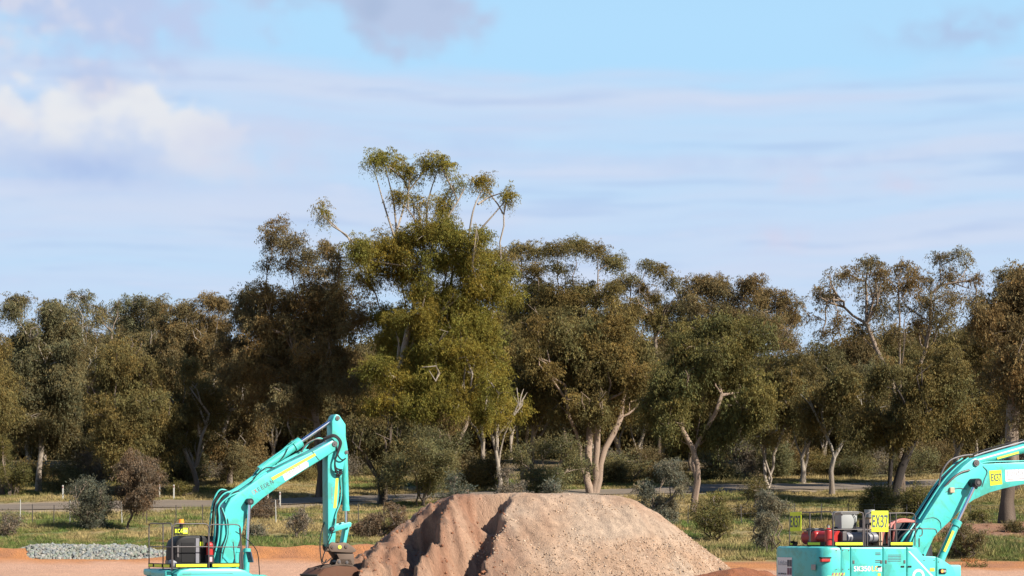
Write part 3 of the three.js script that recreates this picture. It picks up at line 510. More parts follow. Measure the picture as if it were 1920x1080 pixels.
function moundH(u, w) {       // u to the right, w away from the camera, from the middle of the mound
  const warp = 0.5 * noise(u * 0.25, w * 0.25, 6);
  const dx = Math.max(Math.abs(u + (u < 0 ? 0.15 : 0)) - 2.5 - warp * 0.6, 0), dz = Math.max(Math.abs(w) - 1.9 - warp * 0.5, 0);
  const sd = Math.hypot(dx, dz * 1.02), tan = 0.68;
  let h = MC.top - tan * (Math.sqrt(sd * sd + 0.35) - 0.59) - 0.012 * u * u * (u < 0 ? 0.6 : 1) + (sd < 0.3 ? 0.05 * noise(u * 0.9, w * 0.9, 2) : 0);
  const slope = ss(sd, 0.05, 0.8), left = ss(u - (w + 2) * 0.25 + 0.5 * noise(w * 0.4, 9), -0.9, -1.9), front = ss(w, 0.5, -1.5);
  // slipped faces on the left flank: sharp drop, then the ground recovers
  const t = clamp((-w - 1.8) / 3.8, -0.3, 1.6);
  for (const [u0, u1, drop, back, j] of [[-0.7, -1.8, 2.2, 1.9, 1], [-2.75, -3.7, 2.4, 2.2, 2], [-5.0, -5.9, 1.2, 1.1, 3], [-6.2, -7.2, 0.5, 0.9, 4]]) {
    const line = lerp(u0, u1, t) + 0.75 * fbm(w * 0.9, j * 5.1, 0.5, 4) + 0.12 * noise(w * 4.5, j);
    const q = line - u;
    if (q > -0.1 && q < back * 1.25) h -= drop * ss(q, -0.04, 0.1 + 0.12 * Math.abs(noise(w, j))) * (1 - ss(q, 0.3, back)) * ss(-w, 1.2, 2.3) * (0.65 + 0.5 * noise(w * 1.1, j * 3.3)) * (1 - ss(t, 1.1, 1.6)) * slope;
  }
  const rill = fbm((u * 0.93 + w * 0.35) * 1.7, (w - u) * 0.24, 4, 4);
  h += slope * (left * 0.34 * rill + (1 - left) * 0.13 * rill) ;
  h += slope * (0.05 + 0.2 * left) * fbm(u * 3.1, w * 2.2, 7, 4) + slope * left * 0.22 * (0.25 - Math.abs(noise(u * 2.3, w * 1.3, 19))) + (0.02 + 0.03 * left) * noise(u * 7, w * 7, 1) + 0.02 * noise(u * 15, w * 15, 5);
  return h;
}
{
  const mound = thing('gravel_mound', 'large flat topped mound of pinkish gravel and soil between the excavators', 'soil mound', [MC.x, 0, -MC.d]);
  const us = range(-11, 11, 0.075), ws = range(-10, 8, 0.085);
  const pale = alb(218, 186, 158), buff = alb(204, 168, 138), red = alb(158, 108, 80), grit = alb(212, 188, 164);
  const gY = (u, w) => groundY(MC.x + u, MC.d + w);
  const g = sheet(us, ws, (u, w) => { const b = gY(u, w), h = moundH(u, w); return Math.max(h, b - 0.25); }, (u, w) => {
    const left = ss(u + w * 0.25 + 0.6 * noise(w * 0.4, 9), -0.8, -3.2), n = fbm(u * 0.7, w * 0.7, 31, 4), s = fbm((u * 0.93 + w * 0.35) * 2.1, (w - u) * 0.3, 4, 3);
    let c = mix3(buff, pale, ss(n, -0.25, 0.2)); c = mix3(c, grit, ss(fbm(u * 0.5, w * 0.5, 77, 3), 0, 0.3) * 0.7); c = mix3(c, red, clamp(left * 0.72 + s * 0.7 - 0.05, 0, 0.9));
    const k = 1 + 0.26 * noise(u * 5, w * 5, 3) + 0.22 * noise(u * 13, w * 13, 8); return [c[0] * k, c[1] * k, c[2] * k];
  }, 0.6);
  // the sheet runs along +z = away here, so mirror it into the group's -z
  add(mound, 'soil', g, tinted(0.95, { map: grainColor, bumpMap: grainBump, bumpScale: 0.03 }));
  const r = rng(5150), lists = [[], [], []];
  for (let i = 0; i < 34000; i++) {
    const u = -2.2 + r() * 10.2, w = -9 + r() * 9.5, dn = fbm(u * 0.45, w * 0.5, 55, 3) + ss(u, -2.2, 0.8) * 0.22 + (moundH(u, w) < 3.2 ? 0.1 : -0.12) - 0.12;
    if (r() > clamp(dn * 3.4, 0.03, 1)) continue;
    const h = moundH(u, w); if (h < gY(u, w) + 0.02) continue;
    const s = 0.010 + 0.03 * r() ** 4, k = 0.75 + 0.5 * r(), c = r() < 0.3 ? alb(220, 194, 168) : r() < 0.5 ? alb(196, 162, 132) : alb(196, 162, 132);
    lists[i % 3].push({ p: V(u, h + s * 0.2, -w), e: new THREE.Euler(r() * 6, r() * 6, r() * 6), s, col: c.map((v) => v * k) });
  }
  lists.forEach((l, k) => scatter(mound, 'gravel', pebbleGeo[k], standard([1, 1, 1], 0.9), l));
  const clods = [];
  for (let i = 0; i < 1500; i++) {
    const u = -8 + r() * 7, w = -9 + r() * 9, h = moundH(u, w); if (h < gY(u, w) + 0.02 || h > 4.4) continue;
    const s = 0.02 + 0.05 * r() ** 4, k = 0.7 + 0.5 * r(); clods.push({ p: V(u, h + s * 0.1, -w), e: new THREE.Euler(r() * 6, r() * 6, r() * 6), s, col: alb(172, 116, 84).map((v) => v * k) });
  }
  scatter(mound, 'clods', pebbleGeo[1], standard([1, 1, 1], 0.95), clods);
}
// low heap of red soil at the tail of the large excavator
{
  const hx = at(1400, 54), hd = 54, heap = thing('red_soil_heap', 'low heap of red brown soil at the tail of the large excavator', 'soil heap', [hx, 0, -hd]);
  const g = sheet(range(-5, 5, 0.09), range(-4, 4, 0.1), (u, w) => { const q = Math.hypot((u + 0.3) / 1.15, w); return Math.max(-0.2, 2.42 - 0.62 * Math.sqrt(q * q + 1.2) + 0.55 + 0.2 * fbm(u * 1.1, w * 1.1, 5, 4) + 0.05 * noise(u * 6, w * 6)); }, (u, w) => { const k = 1 + 0.5 * fbm(u * 1.5, w * 1.5, 3, 3); return alb(182, 112, 70).map((v) => v * k); }, 0.6);
  add(heap, 'soil', g, tinted(0.95, { map: grainColor, bumpMap: grainBump, bumpScale: 0.03 }));
}
// heap of blue grey stones
{
  const d0 = 89.6, x0 = at(172, d0), pile = thing('stone_pile', 'long low heap of blue grey crushed stones left of the small excavator', 'stone pile', [x0, groundY(x0, d0), -d0]);
  const base = groundY(x0, d0), H = (u, w) => { const q = Math.max(Math.abs(u) - 2.0, 0) / 0.95; return 0.62 - 0.35 * Math.sqrt((w / 0.95) ** 2 + q * q * 0.55 + 0.25) * 1.15 + 0.22 * fbm(u * 0.8, w * 0.9, 8, 3) - (u > 1 ? 0.06 * (u - 1) : 0); };
  const floor = (u, w) => groundY(x0 + u, d0 + w) - base;
  add(pile, 'heap_core', sheet(range(-4, 4.6, 0.2), range(-2.2, 2.2, 0.2), (u, w) => Math.max(H(u, w) - 0.06, floor(u, w) - 0.2), () => alb(120, 122, 120)), tinted(0.95));
  const r = rng(808), list = [[], [], []], stoneMats = [alb(148, 152, 150), alb(164, 166, 160), alb(132, 138, 138), alb(178, 174, 164)].map((c) => standard(c, 0.85));
  const big = [];
  for (let i = 0; i < 5200; i++) {
    const u = -4 + r() * 8.6, w = -2.1 + r() * 3.6, h = H(u, w); if (h < floor(u, w) - 0.04) continue;
    const s = 0.05 + 0.06 * r(), k = 0.75 + 0.45 * r();
    if (w < 0.2 && big.length < 240 && r() < 0.12) big.push([u, h, w, 0.095 + 0.05 * r()]);
    else list[i % 3].push({ p: V(u, h + s * 0.15, -w), e: new THREE.Euler(r() * 6, r() * 6, r() * 6), s: V(s, s * (0.7 + 0.6 * r()), s), col: alb(146 + r() * 18, 150 + r() * 12, 148 - r() * 8).map((v) => v * k) });
  }
  list.forEach((l, k) => scatter(pile, 'rubble', pebbleGeo[k], standard([1, 1, 1], 0.9), l));
  big.forEach(([u, h, w, s], i) => { const m = add(pile, 'stone', pebbleGeo[i % 3], stoneMats[i % 4]); m.position.set(u, h + s * 0.2, -w); m.rotation.set(r() * 6, r() * 6, r() * 6); m.scale.set(s, s * (0.7 + 0.5 * r()), s * (0.8 + 0.4 * r())); });
}
// ------------------------------------------------------------------ paddock grass, fence, guide posts
{
  const tuft = (seed, n, h, spread) => { const r = rng(seed), P = [], C = [], I = []; for (let i = 0; i < n; i++) { const a = r() * 6.28, q = r() * 0.1, x = Math.cos(a) * q, z = Math.sin(a) * q, b = P.length / 3, w = 0.006 + 0.006 * r(), L = h * (0.5 + 0.6 * r()), lx = Math.cos(a) * spread * L * r(), lz = Math.sin(a) * spread * L * r(), t = r() * 6.28, k = 0.75 + 0.5 * r(); P.push(x - Math.cos(t) * w, 0, z - Math.sin(t) * w, x + Math.cos(t) * w, 0, z + Math.sin(t) * w, x + lx, L, z + lz); for (let j = 0; j < 3; j++) C.push(k, k, k * 0.95); I.push(b, b + 1, b + 2); } const g = new THREE.BufferGeometry(); g.setAttribute('position', new THREE.Float32BufferAttribute(P, 3)); g.setAttribute('color', new THREE.Float32BufferAttribute(C, 3)); g.setIndex(I); return g; };
  const mat = new THREE.MeshStandardMaterial({ vertexColors: true, roughness: 0.85, side: THREE.DoubleSide, flatShading: true }); mat.name = 'grass';
  const kinds = [tuft(1, 34, 0.13, 0.9), tuft(2, 30, 0.2, 0.8), tuft(3, 20, 0.34, 0.5)], lists = [[], [], []], r = rng(31337);
  const onRoad = (X, d) => { const dir = ROAD.q.clone().sub(ROAD.p).normalize(), v = V(X, 0, -d).sub(ROAD.p); return Math.abs(v.x * -dir.z + v.z * dir.x) < 4.6 + noise(X, d) * 0.8; };
  for (let i = 0; i < 70000; i++) {
    const d = 84 + 76 * r() ** 1.15, X = (r() * 2 - 1) * 0.275 * d, e = d - padEdge(X);
    if (e < 3.6 + noise(X * 0.8, d) * 1.2 || onRoad(X, d)) continue;
    if (X > 18.5 && Math.abs(d - 103.3) < 3 && r() < 0.93) continue;
    if (X > -22 && X < -14 && d < 92.5) continue;
    const n = fbm(X * 0.16, d * 0.2, 44, 3), tall = n + r() * 0.5 - 0.2; if (n < -0.16 && r() < 0.75) continue;
    const c = groundColor(X, d), k = 0.75 + 0.55 * r(), v = tall > 0.32 ? 2 : tall > 0.1 ? 1 : 0, s = 0.7 + 0.6 * r(), dry = r() < 0.25 ? straw : c, cc = mix3(c, dry, 0.6);
    lists[v].push({ p: V(X, groundY(X, d) - 0.02, -d), e: new THREE.Euler((r() - 0.5) * 0.3, r() * 6, (r() - 0.5) * 0.3), s: V(s * 1.5, s, s * 1.5), col: cc.map((q) => q * k) });
  }
  lists.forEach((l, k) => { const o = scatter(scene, 'grass', kinds[k], mat, l); o.userData.label = ['short grass tufts over the paddock', 'knee high straw coloured grass of the paddock', 'tall thin seeding grass of the paddock'][k]; o.userData.category = 'grass'; });
  // fallen leaves and sticks under the wood are part of the ground colour
  const white = standard(alb(206, 202, 192), 0.6), steel = standard(alb(92, 84, 78), 0.7), wireM = standard(alb(150, 146, 140), 0.5, { metalness: 0.6 });
  const fence = thing('wire_fence', 'sagging wire fence on thin pale and rusty posts across the paddock', 'fence', [0, 0, 0]);
  const line = (X) => 107.5 + (X + 25) * 0.03;
  const posts = [[-34, 0], [38, 1], [61, 0], [101, 0], [131, 1], [178, 0], [228, 1], [275, 0], [330, 0], [380, 0], [430, 0], [470, 0], [517, 1], [570, 0], [620, 0], [672, 0], [720, 0], [1290, 0], [1338, 1], [1390, 0], [1440, 0], [1490, 0], [1540, 0], [1590, 0], [1640, 0], [1700, 0], [1760, 0], [1820, 0], [1884, 1], [1945, 0]];
  const pole = new THREE.CylinderGeometry(0.026, 0.03, 1, 7), picket = new THREE.BoxGeometry(0.045, 1, 0.03);
  for (const [px, w] of posts) { const X = (px - 960) / F * line((px - 960) / F * 108), d = line(X), h = w ? 1.3 : 1.05, m = add(fence, 'post', w ? pole : picket, w ? white : steel); m.scale.y = h + 0.2; m.position.set(X, groundY(X, d) + h / 2 - 0.1, -d); m.rotation.z = (noise(px, 3) * 0.08); }
  for (const hh of [0.25, 0.55, 0.85, 1.0]) for (const seg of [[-30, -6.6], [9.3, 30]]) {
    const pts = []; for (let X = seg[0]; X <= seg[1]; X += 1.2) { const d = line(X); pts.push(V(X, groundY(X, d) + hh + 0.02 * Math.sin(X * 2), -d)); }
    add(fence, 'wire', new THREE.TubeGeometry(new THREE.CatmullRomCurve3(pts), pts.length * 2, 0.004, 4), wireM);
  }
  const band = standard(alb(150, 40, 34), 0.5);
  for (const [px, d, label] of [[299, 131.5, 'white roadside guide post, left of the pair beside the dark green shrub'], [326, 131, 'white roadside guide post, right of the pair beside the dark green shrub'], [525, 124, 'white roadside guide post seen under the excavator boom'], [502, 123, 'short white post left of the guide post under the boom'], [118, 128.5, 'small white post on the road edge left of the blue grey bush']]) {
    const X = at(px, d), g = thing('guide_post', label, 'post', [X, groundY(X, d), -d], 0.2, 'white posts along the road');
    const p = add(g, 'post', new RoundedBoxGeometry(0.1, 0.95, 0.045, 2, 0.015), white); p.position.y = 0.46; const b = add(g, 'reflector', new THREE.BoxGeometry(0.05, 0.1, 0.01), band); b.position.set(0, 0.8, 0.03);
  }
}

// ------------------------------------------------------------------ excavators: local x forward, y up, z towards the machine's right side
const paintBump = noiseTexture(256, (u, v) => 0.5 + 0.25 * tn(u, v, 30, 3) + 0.2 * tn(u, v, 8, 7));
const dirtMap = noiseTexture(512, (u, v) => { const n = tn(u, v, 7, 3) + 0.6 * tn(u, v, 22, 8) + 0.35 * tn(u, v, 70, 5), k = clamp((n - 0.06) * 1.1, 0, 0.42); return [1, 1 - k * 0.42, 1 - k * 0.62]; });
const teal = new THREE.MeshPhysicalMaterial({ color: new THREE.Color().setRGB(0.062, 0.415, 0.395), roughness: 0.38, clearcoat: 0.12, clearcoatRoughness: 0.2, specularIntensity: 0.6, map: dirtMap }); teal.name = 'teal_paint';
const steelGrey = standard(alb(118, 112, 112), 0.5, { metalness: 0.35 }), railGrey = standard(alb(112, 106, 106), 0.5, { metalness: 0.3 }), chrome = standard([0.75, 0.75, 0.78], 0.16, { metalness: 1 }), matt = (c, roughness) => new THREE.MeshPhysicalMaterial({ color: new THREE.Color().setRGB(...c), roughness, specularIntensity: 0.35 }), rubber = matt([0.02, 0.02, 0.022], 0.6), blackPaint = matt([0.01, 0.01, 0.011], 0.55), darkGrey = matt([0.026, 0.025, 0.029], 0.5), midGrey = standard([0.15, 0.15, 0.17], 0.5), paleGrey = standard([0.25, 0.26, 0.255], 0.55);
const hivis = standard([0.52, 0.62, 0.012], 0.5), stripeYellow = standard([0.5, 0.56, 0.045], 0.5), whiteVinyl = standard([0.58, 0.59, 0.6], 0.45), pinkVinyl = standard([0.5, 0.3, 0.32], 0.5), orangeInk = standard([0.85, 0.35, 0.08], 0.5), redPaint = standard([0.32, 0.018, 0.016], 0.4), redInk = standard([0.4, 0.04, 0.05], 0.5), inkDark = standard([0.05, 0.06, 0.08], 0.6), inkPlum = standard([0.13, 0.05, 0.09], 0.6), inkGrey = standard([0.25, 0.27, 0.3], 0.6), trackSteel = standard(alb(98, 80, 66), 0.75, { metalness: 0.3 }), rustSteel = standard(alb(128, 108, 94), 0.7, { metalness: 0.3, bumpMap: paintBump, bumpScale: 0.004 }), bucketRust = standard(alb(112, 72, 48), 0.8, { metalness: 0.2, map: dirtMap, bumpMap: paintBump, bumpScale: 0.006 }), glassDark = new THREE.MeshPhysicalMaterial({ color: new THREE.Color(0.04, 0.05, 0.055), roughness: 0.08, metalness: 0 }), amber = new THREE.MeshPhysicalMaterial({ color: new THREE.Color(0.95, 0.26, 0.02), roughness: 0.25 }), redHose = standard([0.36, 0.12, 0.10], 0.6), tan_ = standard([0.42, 0.3, 0.2], 0.7), blueGlass = standard([0.05, 0.08, 0.12], 0.15);
const font = await new FontLoader().loadAsync('fonts/droid/droid_sans_bold.typeface.json');
const fontPlain = await new FontLoader().loadAsync('fonts/droid/droid_sans_regular.typeface.json');

function plate(parent, name, pts, z0, z1, mat, bevel = 0.02) {        // profile in x, y; from z0 to z1
  const s = new THREE.Shape(pts.map(([x, y]) => new THREE.Vector2(x, y))), b = Math.min(bevel, (z1 - z0) / 3);
  const g = new THREE.ExtrudeGeometry(s, { depth: z1 - z0 - 2 * b, bevelEnabled: b > 0, bevelSize: b * 0.8, bevelThickness: b, bevelOffset: -b * 0.8, bevelSegments: 2, curveSegments: 8 });
  g.translate(0, 0, z0 + b); const uv = g.attributes.uv; for (let i = 0; i < uv.count; i++) uv.setXY(i, uv.getX(i) * 0.3, uv.getY(i) * 0.3);
  return add(parent, name, toCreasedNormals(g, 0.6), mat);
}
function smoothPts(pts, n = 40) { return new THREE.CatmullRomCurve3(pts.map(([x, y]) => V(x, y, 0)), true, 'centripetal').getPoints(n).slice(0, -1).map((p) => [p.x, p.y]); }
function box(parent, name, [x0, x1], [y0, y1], [z0, z1], mat, r = 0.03) {
  const w = x1 - x0, h = y1 - y0, l = z1 - z0, m = add(parent, name, new RoundedBoxGeometry(w, h, l, 3, Math.min(r, w / 2.1, h / 2.1, l / 2.1)), mat); m.position.set((x0 + x1) / 2, (y0 + y1) / 2, (z0 + z1) / 2); return m;
}
function rod(parent, name, a, b, r, mat, r2 = r, seg = 20) {
  const p = V(...a), q = V(...b), L = p.distanceTo(q), m = add(parent, name, new THREE.CylinderGeometry(r2, r, L, seg), mat);
  m.position.copy(p).lerp(q, 0.5); m.quaternion.setFromUnitVectors(V(0, 1, 0), q.sub(p).normalize()); return m;
}
function pipe(parent, name, pts, r, mat, seg) { return add(parent, name, new THREE.TubeGeometry(new THREE.CatmullRomCurve3(pts.map((p) => V(...p)), false, 'centripetal'), seg ?? pts.length * 6, r, 7), mat); }
function pin(parent, [x, y], z0, z1, r, mat = steelGrey) { const m = rod(parent, 'pin', [x, y, z0], [x, y, z1], r, mat); const h = add(m, 'pin_head', new THREE.CylinderGeometry(r * 0.45, r * 0.45, z1 - z0 + 0.03, 10), railGrey); return m; }
// flat quad sticker on a face of constant z
function sticker(parent, name, q, z, mat) { return plate(parent, name, q, z, z + 0.006, mat, 0); }
function lettering(parent, text, x, y, z, size, mat, angle = 0, f = font, stretch = 1, ry = 0) {
  const g = new TextGeometry(text, { font: f, size, depth: 0.004, curveSegments: 3, bevelEnabled: false }); g.computeBoundingBox(); g.scale(stretch, 1, 1);
  const m = add(parent, 'lettering', g, mat); m.position.set(x, y, z); m.rotation.set(0, ry, 0); if (angle) m.rotation.z = angle; return m;
}
// a plate sign standing on the rail: face +z before turning
function numberSign(parent, [x, y, z], w, h, turn, text) {
  const s = add(parent, 'number_sign', new RoundedBoxGeometry(w, h, 0.02, 3, 0.009), hivis); s.position.set(x, y, z); s.rotation.y = turn;
  const g = new TextGeometry(text, { font, size: h * 0.58, depth: 0.004, curveSegments: 3, bevelEnabled: false }); g.computeBoundingBox(); const b = g.boundingBox, k = w * 0.92 / (b.max.x - b.min.x); g.scale(k, 1.02, 1); g.computeBoundingBox();
  const m = add(s, 'lettering', g, inkDark); m.position.set(-(g.boundingBox.max.x + g.boundingBox.min.x) / 2, -h * 0.29, 0.0105);
  return s;
}
function railFrame(parent, [ax, az], [bx, bz], y0, y1, posts) {
  const f = new THREE.Group(); f.name = 'handrail'; parent.add(f);
  const c = 0.1, L = Math.hypot(bx - ax, bz - az), P = (t, y) => [lerp(ax, bx, t), y, lerp(az, bz, t)], e = c / L;
  pipe(f, 'top_rail', [P(0, y0), P(0, y1 - c), P(e * 0.3, y1 - c * 0.3), P(e, y1), P(0.5, y1), P(1 - e, y1), P(1 - e * 0.3, y1 - c * 0.3), P(1, y1 - c), P(1, y0)], 0.018, railGrey, 60);
  const ym = lerp(y0, y1, 0.49); rod(f, 'middle_rail', P(0, ym), P(1, ym), 0.015, railGrey);
  for (const t of posts) rod(f, 'rail_post', P(t, y0), P(t, y1), 0.018, railGrey);
  return f;
}
function tracks(o, len, gauge, wide, high, mid) {
  for (const s of [-1, 1]) {
    const tr = new THREE.Group(); tr.name = 'track'; o.add(tr); const z = s * gauge / 2, r = high / 2;
    plate(tr, 'track_frame', [[-len / 2 + r, 0.18], [len / 2 - r, 0.18], [len / 2 - r, high - 0.2], [-len / 2 + r, high - 0.2]], z - wide * 0.3, z + wide * 0.3, teal);
    rod(tr, 'idler_wheel', [len / 2 - r, r, z - wide * 0.3], [len / 2 - r, r, z + wide * 0.3], r - 0.08, trackSteel); rod(tr, 'sprocket', [-len / 2 + r, r, z - wide * 0.3], [-len / 2 + r, r, z + wide * 0.3], r - 0.08, teal);
    const shoe = new RoundedBoxGeometry(0.175, 0.05, wide, 1, 0.012), straight = len - 2 * r, per = 2 * straight + 2 * Math.PI * (r - 0.03), n = Math.round(per / 0.19);
    for (let i = 0; i < n; i++) {
      let q = i / n * per, x, y, a; const R = r - 0.03;
      if (q < straight) { x = -straight / 2 + q; y = high - 0.03; a = 0; } else if ((q -= straight) < Math.PI * R) { a = -q / R; x = straight / 2 + Math.sin(q / R) * R; y = r + Math.cos(q / R) * R; } else if ((q -= Math.PI * R) < straight) { x = straight / 2 - q; y = 0.03; a = Math.PI; } else { q -= straight; a = Math.PI - q / R; x = -straight / 2 - Math.sin(q / R) * R; y = r - Math.cos(q / R) * R; }
      const m = add(tr, 'track_shoe', shoe, trackSteel); m.position.set(x, y, z); m.rotation.z = a;
    }
  }
  box(o, 'car_body', [-0.9, 0.9], [0.35, high - 0.05], [-gauge / 2 + 0.1, gauge / 2 - 0.1], teal, 0.08);
  rod(o, 'slew_ring', [0, high - 0.1, 0], [0, mid, 0], 0.72, blackPaint);
}
function cab(o, [x0, x1], [y0, y1], [z0, z1]) {
  const c = new THREE.Group(); c.name = 'cab'; o.add(c);
  plate(c, 'cab_shell', [[x0, y0], [x1, y0], [x1 + 0.12, lerp(y0, y1, 0.35)], [x1 - 0.06, y1 - 0.12], [x1 - 0.22, y1 - 0.03], [x0 + 0.06, y1 - 0.03], [x0, y1 - 0.15]], z0, z1, darkGrey, 0.06);
  box(c, 'cab_roof', [x0 - 0.02, x1 - 0.16], [y1 - 0.05, y1 + 0.03], [z0 - 0.02, z1 + 0.02], blackPaint, 0.03);
  for (const z of [z0 - 0.012, z1 + 0.002]) plate(c, 'side_window', [[x0 + 0.14, lerp(y0, y1, 0.45)], [x1 - 0.05, lerp(y0, y1, 0.4)], [x1 - 0.16, y1 - 0.2], [x0 + 0.14, y1 - 0.2]], z, z + 0.01, glassDark, 0);
  const rw = add(c, 'rear_window', new THREE.BoxGeometry(0.012, (y1 - y0) * 0.42, (z1 - z0) * 0.7), glassDark); rw.position.set(x0 - 0.005, lerp(y0, y1, 0.68), (z0 + z1) / 2);
  return c;
}

// ---------- smaller short-tailed machine on the left
{
  const o = thing('excavator', 'smaller turquoise excavator with its arm hanging down beside the mound', 'excavator', [at(400, 60), 0, -60], 30 * Math.PI / 180, 'turquoise excavators on the dirt pad');
  tracks(o, 4.2, 2.3, 0.6, 0.92, 1.12);
  // upper structure: short rounded tail
  const plan = [[-1.55, -1.28], [0.9, -1.28], [1.35, -1.0], [1.35, 1.0], [0.95, 1.28], [-1.45, 1.28], [-1.78, 0.85], [-1.88, 0.2], [-1.88, -0.4], [-1.78, -0.95]];
  const slab = (name, pts, y0, y1, mat, bev) => { const m = plate(o, name, pts.map(([x, z]) => [x, -z]), y0, y1, mat, bev); m.rotation.x = -Math.PI / 2; return m; };
  slab('body', plan, 1.12, 2.02, teal, 0.12);
  const hood = slab('engine_hood', [[-1.78, -1.1], [-0.4, -1.1], [-0.4, 0.3], [-1.82, 0.3], [-1.84, -0.5]], 2.0, 2.2, teal, 0.08);
  const lid = plate(o, 'side_cover', [[-1.62, 1.9], [-1.62, 2.08], [-1.5, 2.19], [-1.2, 2.235], [0.2, 2.235], [0.5, 2.17], [0.72, 2.05], [0.8, 1.9]], 0.35, 1.27, teal, 0.07);
  box(o, 'cover_seam', [-1.45, 0.1], [2.06, 2.075], [1.262, 1.274], inkDark, 0.003);
  box(o, 'rear_cover', [-1.86, -1.62], [1.7, 2.17], [-0.3, 0.95], teal, 0.09);
  cab(o, [-0.35, 1.15], [1.2, 3.14], [-1.3, -0.42]);
  // handrails and toe boards round the deck
  railFrame(o, [-1.72, 1.2], [-0.62, 1.2], 2.22, 3.52, []); railFrame(o, [-0.62, 1.22], [0.36, 1.22], 2.22, 3.5, []);
  railFrame(o, [-1.74, -0.72], [-1.74, 1.18], 2.2, 3.53, [0.62]);
  const toe = (x0, x1, z, y) => { box(o, 'toe_board', [x0, x1], [y, y + 0.13], [z - 0.012, z + 0.012], blackPaint, 0.008); box(o, 'hi_vis_strip', [x0 + 0.03, x1 - 0.03], [y + 0.02, y + 0.1], [z + 0.013, z + 0.02], hivis, 0.003); };
  toe(-1.66, -0.66, 1.22, 2.255); toe(-0.55, 0.34, 1.24, 2.255);
  for (const [z0, z1] of [[-0.7, -0.25], [-0.2, 0.5], [0.55, 1.15]]) { box(o, 'toe_board', [-1.775, -1.755], [2.25, 2.37], [z0, z1], blackPaint, 0.006); box(o, 'hi_vis_strip', [-1.785, -1.777], [2.265, 2.345], [z0 + 0.05, z1 - 0.05], hivis, 0.003); }
  rod(o, 'rail_brace', [0.34, 3.4, 1.2], [0.5, 2.2, 1.1], 0.018, railGrey); rod(o, 'rail_brace', [0.16, 3.0, 1.15], [0.3, 2.2, 1.0], 0.016, railGrey);
  // dark air cleaner housing and other gear standing on the deck
  const h = new THREE.Group(); h.name = 'deck_housing'; o.add(h);
  plate(h, 'housing_shell', smoothPts([[-1.52, 2.3], [-1.56, 2.7], [-1.5, 3.02], [-1.3, 3.16], [-1.0, 3.18], [-0.62, 3.16], [-0.52, 3.0], [-0.5, 2.3], [-1.0, 2.27]], 44), 0.15, 0.95, blackPaint, 0.08);
  box(h, 'housing_panel', [-1.36, -0.98], [2.4, 2.98], [0.952, 0.962], blackPaint, 0.004); box(h, 'housing_band', [-0.93, -0.82], [2.33, 3.1], [0.95, 0.975], midGrey, 0.008); box(h, 'housing_panel', [-0.8, -0.72], [2.4, 2.95], [0.952, 0.962], blackPaint, 0.004);
  box(h, 'hi_vis_tag', [-0.8, -0.7], [2.88, 3.0], [0.964, 0.972], hivis, 0.003); box(h, 'latch', [-1.5, -1.44], [2.55, 2.9], [0.955, 0.972], railGrey, 0.006);
  const ext = new THREE.Group(); ext.name = 'fire_extinguisher'; o.add(ext);
  rod(ext, 'cylinder', [-0.54, 2.62, 1.08], [-0.54, 2.9, 1.08], 0.1, redPaint); box(ext, 'holder', [-0.66, -0.43], [2.36, 2.62], [1.0, 1.17], darkGrey, 0.02); add(ext, 'shoulder', new THREE.SphereGeometry(0.1, 16, 10), redPaint).position.set(-0.54, 2.9, 1.08); rod(ext, 'valve', [-0.54, 2.98, 1.08], [-0.54, 3.07, 1.08], 0.025, blackPaint); box(ext, 'label_plate', [-0.58, -0.5], [2.42, 2.56], [1.171, 1.178], pinkVinyl, 0.003); pipe(ext, 'nozzle_hose', [[-0.5, 3.02, 1.08], [-0.4, 2.95, 1.1], [-0.42, 2.6, 1.12]], 0.014, rubber);
  rod(o, 'exhaust_pipe', [-0.2, 2.2, -0.2], [-0.2, 2.85, -0.2], 0.06, blackPaint);
  const lights = new THREE.Group(); lights.name = 'beacon'; o.add(lights);
  rod(lights, 'beacon_base', [-1.16, 3.42, 0.4], [-1.16, 3.53, 0.4], 0.05, blackPaint); rod(lights, 'beacon_lens', [-1.16, 3.53, 0.4], [-1.16, 3.66, 0.4], 0.085, amber, 0.07); rod(lights, 'aerial', [-1.36, 3.18, 0.4], [-1.36, 3.66, 0.4], 0.006, railGrey);
  const sg = box(o, 'number_sign', [-1.4, -0.98], [3.21, 3.43], [0.44, 0.47], blackPaint, 0.01);
  { const l = lettering(sg, 'KC44', -0.2, -0.065, 0.016, 0.125, hivis, 0, font, 0.78); box(sg, 'bright_panel', [0.055, 0.2], [-0.09, 0.09], [0.015, 0.019], hivis, 0.001); lettering(sg, 'ON', 0.065, -0.05, 0.02, 0.085, inkGrey, 0, font, 0.7); }
  // old pipe ends and rag by the rear rail
  rod(o, 'grease_canister', [-1.62, 2.26, 0.5], [-1.62, 2.46, 0.5], 0.07, tan_); box(o, 'tool_bag', [-1.68, -1.3], [2.24, 2.48], [0.6, 0.95], midGrey, 0.09);
  // mirror on its arm
  const mir = new THREE.Group(); mir.name = 'mirror'; o.add(mir); pipe(mir, 'mirror_arm', [[0.3, 3.3, 1.0], [0.6, 3.1, 1.05], [0.92, 2.75, 1.1], [1.0, 2.3, 1.1], [1.02, 1.9, 1.1]], 0.014, blackPaint);
  { const m = add(mir, 'mirror_head', new RoundedBoxGeometry(0.05, 0.34, 0.2, 3, 0.024), blueGlass); m.position.set(0.7, 2.55, 1.12); m.rotation.set(0, 0.5, 0.35); }
